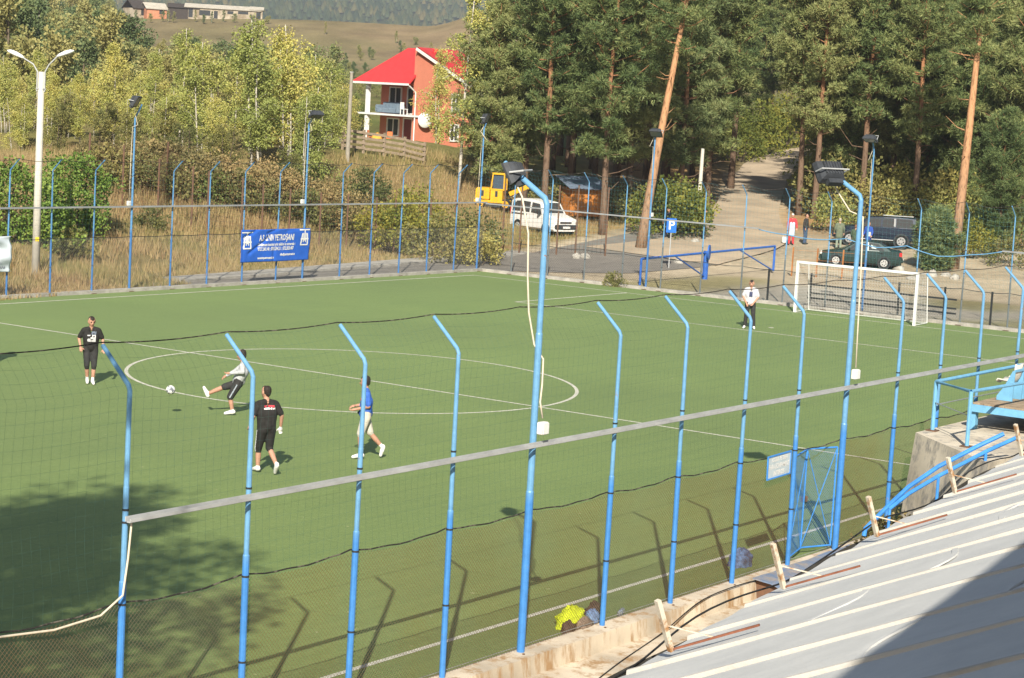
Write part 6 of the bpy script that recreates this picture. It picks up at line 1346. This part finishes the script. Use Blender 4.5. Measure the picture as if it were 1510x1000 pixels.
def person(label, loc, heading, J, clothes, vox=.013, group=None, name='person', hair=HAIRM, look=(0, 0), prints=(), tall=1.0, extra=()):
    """J: joints in metres, x right of the person, y forward, z up. One remeshed body; the cloth regions are its own thicker volumes."""
    M = clothes; pr = []
    def c(a, b, ra, rb, m, w=0.0): pr.append((np.array(a, float), np.array(b, float), ra, rb, m, w))
    hip, chest, neck, head = [np.array(J[k], float) for k in ('hip', 'chest', 'neck', 'head')]
    rt_ = np.array(J.get('right', (1, 0, 0)), float); rt_ /= np.linalg.norm(rt_); upv = (neck - hip) / np.linalg.norm(neck - hip); fwv = np.cross(upv, rt_)
    top, bot, slv = M['top'], M['bottom'], M.get('sleeve', 'short')
    for s in (-1, 1):
        c(hip + rt_ * .075 * s - upv * .02, hip + rt_ * .080 * s + upv * .10, .115, .112, bot)
        c(hip + rt_ * .070 * s + upv * .10, chest + rt_ * .085 * s, .120, .128, top); c(chest + rt_ * .085 * s, neck + rt_ * .11 * s - upv * .06, .125, .075, top)
        c(neck + rt_ * .05 * s - upv * .03, neck + rt_ * .155 * s - upv * .055, .062, .066, top)
    c(hip + upv * .07, chest, .125, .135, top); c(hip + fwv * .0 + upv * .06, hip + upv * .12, .150, .142, top)
    c(neck - upv * .03, head - upv * .05, .056, .054, SKIN)
    hd = np.array(J.get('face', fwv), float); hd = hd - upv * (hd @ upv) * 0; hd /= np.linalg.norm(hd); hs = np.cross(hd, upv); hs /= np.linalg.norm(hs); hu = np.cross(hs, hd)
    c(head - hu * .02 + hd * .012, head + hu * .045, .082, .090, SKIN); c(head - hu * .065 + hd * .045, head - hu * .02 + hd * .03, .045, .07, SKIN); c(head - hu * .01 + hd * .098, head - hu * .03 + hd * .112, .010, .015, SKIN)
    for s in (-1, 1): c(head + hs * .088 * s - hu * .02, head + hs * .090 * s + hu * .015, .016, .018, SKIN); c(head + hs * .032 * s + hd * .086 + hu * .016, head + hs * .034 * s + hd * .087 + hu * .016, .012, .012, 'eye')
    c(head - hu * .062 + hd * .086 - hs * .018, head - hu * .062 + hd * .086 + hs * .018, .008, .008, 'mouth')
    if hair is not None:
        c(head + hu * .058 - hd * .020, head + hu * .072 + hd * .024, .086, .064, hair); c(head - hd * .036 + hu * .015, head - hd * .028 + hu * .055, .078, .086, hair); c(head - hd * .055 - hu * .025, head - hd * .04, .052, .068, hair)
    for s, k in ((-1, 'l'), (1, 'r')):
        sh = np.array(J.get('sh' + k, neck + rt_ * .185 * s - upv * .075), float); el = np.array(J['el' + k], float); ha = np.array(J['ha' + k], float); am = top if slv == 'long' else SKIN
        c(sh, sh + (el - sh) * (1 if slv == 'long' else .78), .070, .056 if slv == 'long' else .064, top); c(sh + (el - sh) * .5, el, .046, .041, am); c(el, el + (ha - el) * .9, .043 if slv != 'long' else .05, .031 if slv != 'long' else .040, am)
        fd = (ha - el) / np.linalg.norm(ha - el); wr_ = ha; hm = M.get('glove_' + k, SKIN); hw2 = np.cross(fd, np.array([0, 0, 1.0]) if abs(fd[2]) < .8 else fwv); hw2 /= np.linalg.norm(hw2); hn = np.cross(fd, hw2)
        c(wr_, wr_ + fd * .055, .030, .034, hm); c(wr_ + fd * .03 + hw2 * .022, wr_ + fd * .075 + hw2 * .028, .022, .018, hm); c(wr_ + fd * .03 - hw2 * .022, wr_ + fd * .075 - hw2 * .028, .022, .018, hm)
        for i, (o_, L_) in enumerate(((-.033, .055), (-.011, .068), (.012, .064), (.034, .048))):
            b0 = wr_ + fd * .075 + hw2 * o_; b1 = b0 + (fd + hn * .25 * s) * L_ * .6; b2 = b1 + (fd * .55 + hn * .8 * s) * L_ * .55; c(b0, b1, .0105, .0098, hm); c(b1, b2, .0098, .0088, hm)
        t0 = wr_ + fd * .025 + hw2 * -.03 * s; c(t0, t0 + (fd * .6 - hw2 * .8 * s) * .045, .014, .012, hm); c(t0 + (fd * .6 - hw2 * .8 * s) * .045, t0 + (fd * .95 - hw2 * .7 * s) * .075, .012, .010, hm)
        hj = hip + rt_ * .09 * s - upv * .03; kn = np.array(J['kn' + k], float); an = np.array(J['an' + k], float); toe = np.array(J['to' + k], float); bl = M.get('len', 1.0)    # 0..1 thigh, 1..2 shin
        lb = bot
        c(hj, hj + (kn - hj) * min(bl, 1.0), .108, .082 if bl <= 1 else .074, lb)
        if bl < 1.0: c(hj + (kn - hj) * .6, kn, .066, .056, SKIN)
        if bl > 1.0: c(kn, kn + (an - kn) * (bl - 1), .076, .064 if bl < 1.9 else .066, lb)
        c(kn, kn + (an - kn) * .45, .055, .056, SKIN); c(kn + (an - kn) * .35, an, .055, .038, SKIN if not M.get('sock') else SKIN)
        if M.get('sock'): c(kn + (an - kn) * .80, an, .043, .045, M['sock'])
        sd = (toe - an); shm = M.get('shoe', WSHOE); ft = toe - an; c(an - ft / np.linalg.norm(ft) * .03 + np.array([0, 0, -.015]), an + ft * .45, .046, .048, shm); c(an + ft * .4, toe, .047, .036, shm); c(an + (0, 0, .03), an + (0, 0, -.02), .046, .046, shm)
        if M.get('stripe'):
            ov = rt_ * s
            a_ = hj + ov * .085; b_ = kn + ov * .062; c(a_, b_, .026, .022, M['stripe'])
            if bl > 1: c(b_, kn + (an - kn) * (bl - 1) + ov * .055, .022, .018, M['stripe'])
    for (a_, b_, ra, rb, m) in extra: c(a_, b_, ra, rb, m)
    mb = MB()
    for a_, b_, ra, rb, m, w_ in pr: capsule(mb, a_, b_, ra, rb)
    me = mb.mesh('tmp', SKIN); o = bpy.data.objects.new('tmp', me); SC.collection.objects.link(o)
    rm = o.modifiers.new('r', 'REMESH'); rm.mode = 'VOXEL'; rm.voxel_size = vox; smt = o.modifiers.new('s', 'SMOOTH'); smt.iterations = 3; smt.factor = .5
    bpy.context.view_layer.update(); out = bpy.data.meshes.new_from_object(o.evaluated_get(bpy.context.evaluated_depsgraph_get())); bpy.data.objects.remove(o)
    nf = len(out.polygons); cen = np.zeros(nf * 3); out.polygons.foreach_get('center', cen); cen = cen.reshape(-1, 3)
    special = {'eye': mat('eye dark', (.03, .02, .018), .4), 'mouth': mat('lips', (.34, .12, .10), .5)}
    mats_ = []; ids = []; best = np.full(nf, 1e9); lab = np.zeros(nf, int)
    for a_, b_, ra, rb, m, w_ in pr:
        m = special.get(m, m) if isinstance(m, str) else m
        if m not in mats_: mats_.append(m)
        d_ = sdcap(cen, a_, b_, ra, rb) - (.004 if m is not SKIN else 0); k_ = d_ < best; best = np.where(k_, d_, best); lab = np.where(k_, mats_.index(m), lab)
    out.materials.clear()
    for m in mats_: out.materials.append(m)
    out.polygons.foreach_set('material_index', lab.astype(np.int32)); out.polygons.foreach_set('use_smooth', [True] * nf); out.update(); out.name = name
    ob = link(name, out, None, tuple(loc), heading); ob.scale = (tall,) * 3; tag(ob, label, 'person', group)
    nrm = np.zeros(nf * 3); out.polygons.foreach_get('normal', nrm); nrm = nrm.reshape(-1, 3)
    for fn, m, nm in prints:                                        # prints: cloth faces lifted 4 mm
        sel = [i for i in range(nf) if fn(cen[i], nrm[i])]
        if not sel: continue
        q = MB()
        for i in sel: q.add([np.array(out.vertices[v].co) + nrm[i] * .004 for v in out.polygons[i].vertices], [tuple(range(len(out.polygons[i].vertices)))])
        q.build(nm, m, ob)
    return ob
FACE_CAM = math.atan2(-AH[1], -AH[0]) - math.pi / 2                   # heading whose forward (+Y) looks at the viewer
mblk_c = mat('black cloth', (.022, .021, .020), .9, var=.25, scale=14); mgry_c = mat('light grey cloth', (.42, .43, .44), .9, var=.15, scale=12); mblu_c = mat('royal blue cloth', (.045, .13, .50), .9, var=.15, scale=10); mcream_c = mat('cream cloth', (.58, .54, .46), .9, var=.12, scale=10); mdk_c = mat('charcoal cloth', (.035, .034, .034), .9, var=.2, scale=12)
GPL = 'players on the pitch'
# player walking towards the viewer
person('player in black printed shirt and dark three-quarter trousers walking left of the centre circle', G(132, 566), FACE_CAM + R(14),
    dict(hip=(0, 0, .90), chest=(0, .02, 1.20), neck=(0, .03, 1.45), head=(.0, .06, 1.60), face=(-.25, 1, -.22), ell=(-.29, .0, 1.16), hal=(-.32, .12, .92), elr=(.30, -.04, 1.17), har=(.26, .14, .96), knl=(-.09, .08, .49), anl=(-.07, .10, .085), tol=(-.09, .26, .04), knr=(.09, .10, .50), anr=(.06, -.04, .10), tor=(.06, .11, .04)),
    dict(top=mblk_c, bottom=mdk_c, len=1.16, sock=WSHOE), prints=[(lambda c, n: n[1] > .3 and 1.10 < c[2] < 1.27 and -.11 < c[0] < .10 and vnoise(c[0], c[2], .035, 5) > .36, mat('grey print white', (.55, .55, .55), .9), 'shirt_print'), (lambda c, n: n[1] > .3 and 1.27 < c[2] < 1.36 and -.12 < c[0] < .0 and vnoise(c[0], c[2], .02, 6) > .45, mat('blue grey print', (.14, .17, .22), .9), 'shirt_print')], group=GPL, tall=1.01)
# player kicking the ball, facing left
FL = HL - math.pi / 2
person('player in light grey long sleeved top kicking the ball with one leg swung out', G(343, 612), FL + R(0),
    dict(hip=(0, -.10, .74), chest=(.0, -.20, 1.00), neck=(0, -.21, 1.22), head=(0, -.15, 1.37), face=(.1, 1, -.15), ell=(-.26, -.22, 1.02), hal=(-.22, .06, .98), elr=(.26, .0, .98), har=(.18, .20, .86), knl=(-.08, .06, .42), anl=(-.06, .0, .085), tol=(-.08, .16, .04), knr=(.08, .22, .62), anr=(.06, .60, .44), tor=(.06, .68, .58)),
    dict(top=mgry_c, bottom=mdk_c, sleeve='long', len=.98, stripe=mat('grey blue stripe', (.36, .40, .46), .9)), group=GPL, tall=1.06)
# player seen from behind
person('player seen from behind in black shirt with red and white print, hand bandaged white', G(390, 698), FACE_CAM + math.pi + R(28),
    dict(hip=(0, 0, .88), chest=(0, .01, 1.18), neck=(0, .03, 1.43), head=(-.01, .07, 1.58), face=(-.5, 1, -.05), ell=(-.28, -.02, 1.14), hal=(-.28, .14, .92), elr=(.30, -.02, 1.14), har=(.31, .04, .90), knl=(-.10, .12, .48), anl=(-.10, .12, .085), tol=(-.12, .29, .04), knr=(.09, .04, .50), anr=(.13, -.30, .20), tor=(.14, -.20, .05)),
    dict(top=mblk_c, bottom=mblk_c, len=1.12, stripe=mat('white stripe', (.6, .6, .6), .9), glove_r=mat('white bandage', (.75, .73, .70), .8)), prints=[(lambda c, n: n[1] < -.3 and 1.31 < c[2] < 1.345 and -.09 < c[0] < .12, mat('red print', (.60, .06, .08), .9), 'shirt_print'), (lambda c, n: n[1] < -.3 and 1.265 < c[2] < 1.30 and -.10 < c[0] < .13 and (c[0] * 60) % 2.2 > .35, WSHOE, 'shirt_print')], group=GPL, tall=1.05)
# player in blue walking left
person('player in blue shirt and cream knee shorts walking left near the centre line', G(536, 676), FL + R(8),
    dict(hip=(0, 0, .90), chest=(0, -.01, 1.20), neck=(0, .0, 1.45), head=(0, .04, 1.60), face=(.25, 1, -.05), ell=(-.22, -.04, 1.12), hal=(-.12, .22, 1.04), elr=(.22, -.04, 1.12), har=(.10, .22, 1.08), knl=(-.09, .10, .50), anl=(-.09, .06, .085), tol=(-.10, .23, .04), knr=(.09, -.12, .52), anr=(.10, -.40, .22), tor=(.10, -.36, .06)),
    dict(top=mblu_c, bottom=mcream_c, len=.92, sock=WSHOE), group=GPL, tall=1.04, extra=[((-.14, .03, .98), (.15, -.06, 1.02), .035, .035, mat('navy band', (.015, .02, .06), .9)), ((-.15, -.03, .98), (-.02, .15, .96), .03, .03, mat('navy band', (.015, .02, .06), .9))], prints=[(lambda c, n: n[1] > .2 and 1.22 < c[2] < 1.27 and -.12 < c[0] < .1, mat('red print', (.60, .06, .08), .9), 'shirt_print')])
# keeper-side player standing in front of the goal
kp = person('player in pale grey printed shirt and long dark trousers standing left of the goal', G(1104, 485), FACE_CAM + R(-8),
    dict(hip=(0, 0, .92), chest=(0, .02, 1.22), neck=(0, .02, 1.48), head=(0, .05, 1.63), face=(.1, 1, -.1), ell=(-.27, .02, 1.16), hal=(-.10, .17, .93), elr=(.28, .02, 1.17), har=(.14, .16, .93), knl=(-.13, .04, .50), anl=(-.17, .02, .085), tol=(-.20, .16, .04), knr=(.12, .04, .50), anr=(.15, -.02, .085), tor=(.19, .13, .04)),
    dict(top=mat('pale grey cloth', (.52, .52, .55), .9, var=.12, scale=12), bottom=mdk_c, len=1.97), prints=[(lambda c, n: n[1] > .3 and 1.16 < c[2] < 1.34 and abs(c[0]) < .06, mat('navy print', (.05, .06, .12), .9), 'shirt_print')], group=GPL, tall=1.03)
o = copy_tree(kp); o['label'] = 'player standing just outside the left picture edge, only his shadow showing'
p_ = G(17, 520) - SUND * (1.66 / -SUND[2]); o.location = (p_[0], p_[1], 0)
# ball in the air
bp0 = G(261, 605); BLp = bp0 - SUND * (.62 / -SUND[2])
BA = tag(link('football', None, None, tuple(BLp)), 'white and grey football in the air in front of the kicker', 'ball')
import bmesh
bm = bmesh.new(); bmesh.ops.create_icosphere(bm, subdivisions=2, radius=.112); me = bpy.data.meshes.new('ball_panel')
bm.to_mesh(me); bm.free(); me.materials.append(mwhite); me.materials.append(mat('grey panel', (.16, .17, .20), .5))
me.polygons.foreach_set('material_index', [1 if i % 11 in (0, 1, 5) else 0 for i in range(len(me.polygons))]); me.polygons.foreach_set('use_smooth', [True] * len(me.polygons)); link('ball_skin', me, BA)
# bystanders by the car park
stand = lambda a=.0, lean=0: dict(hip=(0, 0, .92), chest=(0, .01 + lean, 1.21), neck=(0, .02 + lean, 1.46), head=(0, .05 + lean, 1.61), ell=(-.26, .02, 1.15), hal=(-.27, .10 + a, .92 + a), elr=(.26, .02, 1.15), har=(.27, .10 + a, .92 + a), knl=(-.10, .03, .49), anl=(-.11, -.01, .085), tol=(-.14, .14, .04), knr=(.10, .03, .49), anr=(.11, .02, .085), tor=(.14, .17, .04))
cl = lambda nm, c_, v=.15: mat(nm, c_, .9, var=v, scale=9)
GSP = 'bystanders by the car park'
wcap = mat('white cap', (.6, .6, .58), .8); gcap = mat('beige cap', (.38, .33, .26), .9)
person('person in red top and light blue apron carrying a white bucket by the hill road', at_ground(1166, 117.5), FACE_CAM, stand(), dict(top=cl('red cloth', (.52, .05, .06)), bottom=cl('red cloth', (.52, .05, .06)), sleeve='long', len=1.95, shoe=cl('red cloth', (.52, .05, .06))), .018, GSP, hair=wcap, extra=[((-.07, .09, .55), (-.07, .10, 1.18), .10, .08, cl('light blue apron', (.42, .58, .70))), ((.07, .09, .55), (.07, .10, 1.18), .10, .08, cl('light blue apron', (.42, .58, .70)))])
person('person in dark jacket and blue jeans next to the one in red', at_ground(1186, 117.8), FACE_CAM + R(60), stand(), dict(top=cl('dark jacket', (.04, .036, .034)), bottom=cl('jeans', (.05, .08, .14)), sleeve='long', len=1.95, shoe=mdk_c), .018, GSP)
person('older person in long sage green coat and cap seen from behind', at_ground(1236, 116.5), FACE_CAM + math.pi, stand(), dict(top=cl('sage coat', (.13, .15, .10)), bottom=cl('sage trousers', (.22, .26, .20)), sleeve='long', len=1.95, shoe=mdk_c), .018, GSP, hair=gcap, extra=[((-.06, 0, .72), (-.06, 0, 1.0), .15, .13, cl('sage coat', (.13, .15, .10))), ((.06, 0, .72), (.06, 0, 1.0), .15, .13, cl('sage coat', (.13, .15, .10)))])
person('person in dark green jacket standing behind the green car bonnet', at_ground(1259, 114.5), FACE_CAM + R(150), stand(.05), dict(top=cl('green jacket', (.06, .09, .055)), bottom=cl('green trousers', (.09, .11, .07)), sleeve='long', len=1.95, shoe=mdk_c), .018, GSP, hair=mat('auburn hair', (.20, .085, .04), .8), tall=.95)
person('person in bright blue overall half hidden by the slender floodlight pole', at_ground(1279, 116), FACE_CAM + R(-40), stand(.04), dict(top=cl('blue overall', (.03, .08, .36)), bottom=cl('blue overall', (.03, .08, .36)), sleeve='long', len=1.95, shoe=mdk_c), .018, GSP, tall=.97)
person('person in mustard jacket and dark trousers at the left edge of the hill road', at_ground(1036, 117.5), FACE_CAM + R(70), stand(), dict(top=cl('mustard jacket', (.36, .24, .04)), bottom=mdk_c, sleeve='long', len=1.95, shoe=mdk_c), .018, GSP)
person('person in dark clothes standing behind the blue parking sign', at_ground(984, 117), FACE_CAM + R(-30), stand(), dict(top=cl('navy jacket', (.02, .025, .05)), bottom=cl('navy jacket', (.02, .025, .05)), sleeve='long', len=1.95, shoe=mdk_c), .018, GSP)
BK = thing('bucket', 'white plastic bucket held by the person in red', 'bucket', tuple(at_ground(1156, 117.3)))
b = MB(); b.lathe([(.12, .1), (.15, .42), (.16, .43), (.14, .43)], 14); b.build('pail', mwhite, BK); b = MB(); b.tube([(-.15, 0, .42), (-.1, 0, .60), (.1, 0, .60), (.15, 0, .42)], .008, 5); b.build('handle', mtray, BK)
# broken rubber strips on the fence corner, stones along the verge
rs = random.Random(9)
for i, (px, D) in enumerate(((1395, 108), (1375, 107.5), (1345, 106), (1325, 109), (1408, 107), (862, 107), (850, 106.5), (1000, 107), (1025, 116))):
    lump('boulder', ['pale boulder left of the thick orange trunk', 'small pale stone before the young pine', 'flat stone right of the green car', 'stone by the rear wheel of the green car', 'pale rock at the foot of the thick orange trunk', 'grey stone at the verge right of the van', 'small grey stone before the pines', 'stone below the leaning pine', 'pale stone by the person in mustard'][i], 'stone', tuple(at_ground(px, D) - np.array([0, 0, .05])), (rs.uniform(.4, .9), rs.uniform(.4, .7), rs.uniform(.2, .4)), mconc2, 200 + i, rs.uniform(0, 6), 'stones along the verge')

# ------------------------------------------------------------------ thin autumn haze
hz = MB(); hz.box((0, 0, 0), (9000, 9000, 246)); hm = bpy.data.materials.new('haze air'); hm.use_nodes = True
n = hm.node_tree.nodes; n.clear(); vo = n.new('ShaderNodeVolumePrincipled'); ou = n.new('ShaderNodeOutputMaterial'); vo.inputs['Color'].default_value = (.86, .92, 1.0, 1); vo.inputs['Density'].default_value = .00024; vo.inputs['Anisotropy'].default_value = .2
hm.node_tree.links.new(vo.outputs[0], ou.inputs['Volume']); ho = hz.build('haze', hm); ho.location = (800, 500, 121.5); tag(ho, 'thin pale autumn haze filling the valley', 'haze', kind='stuff')
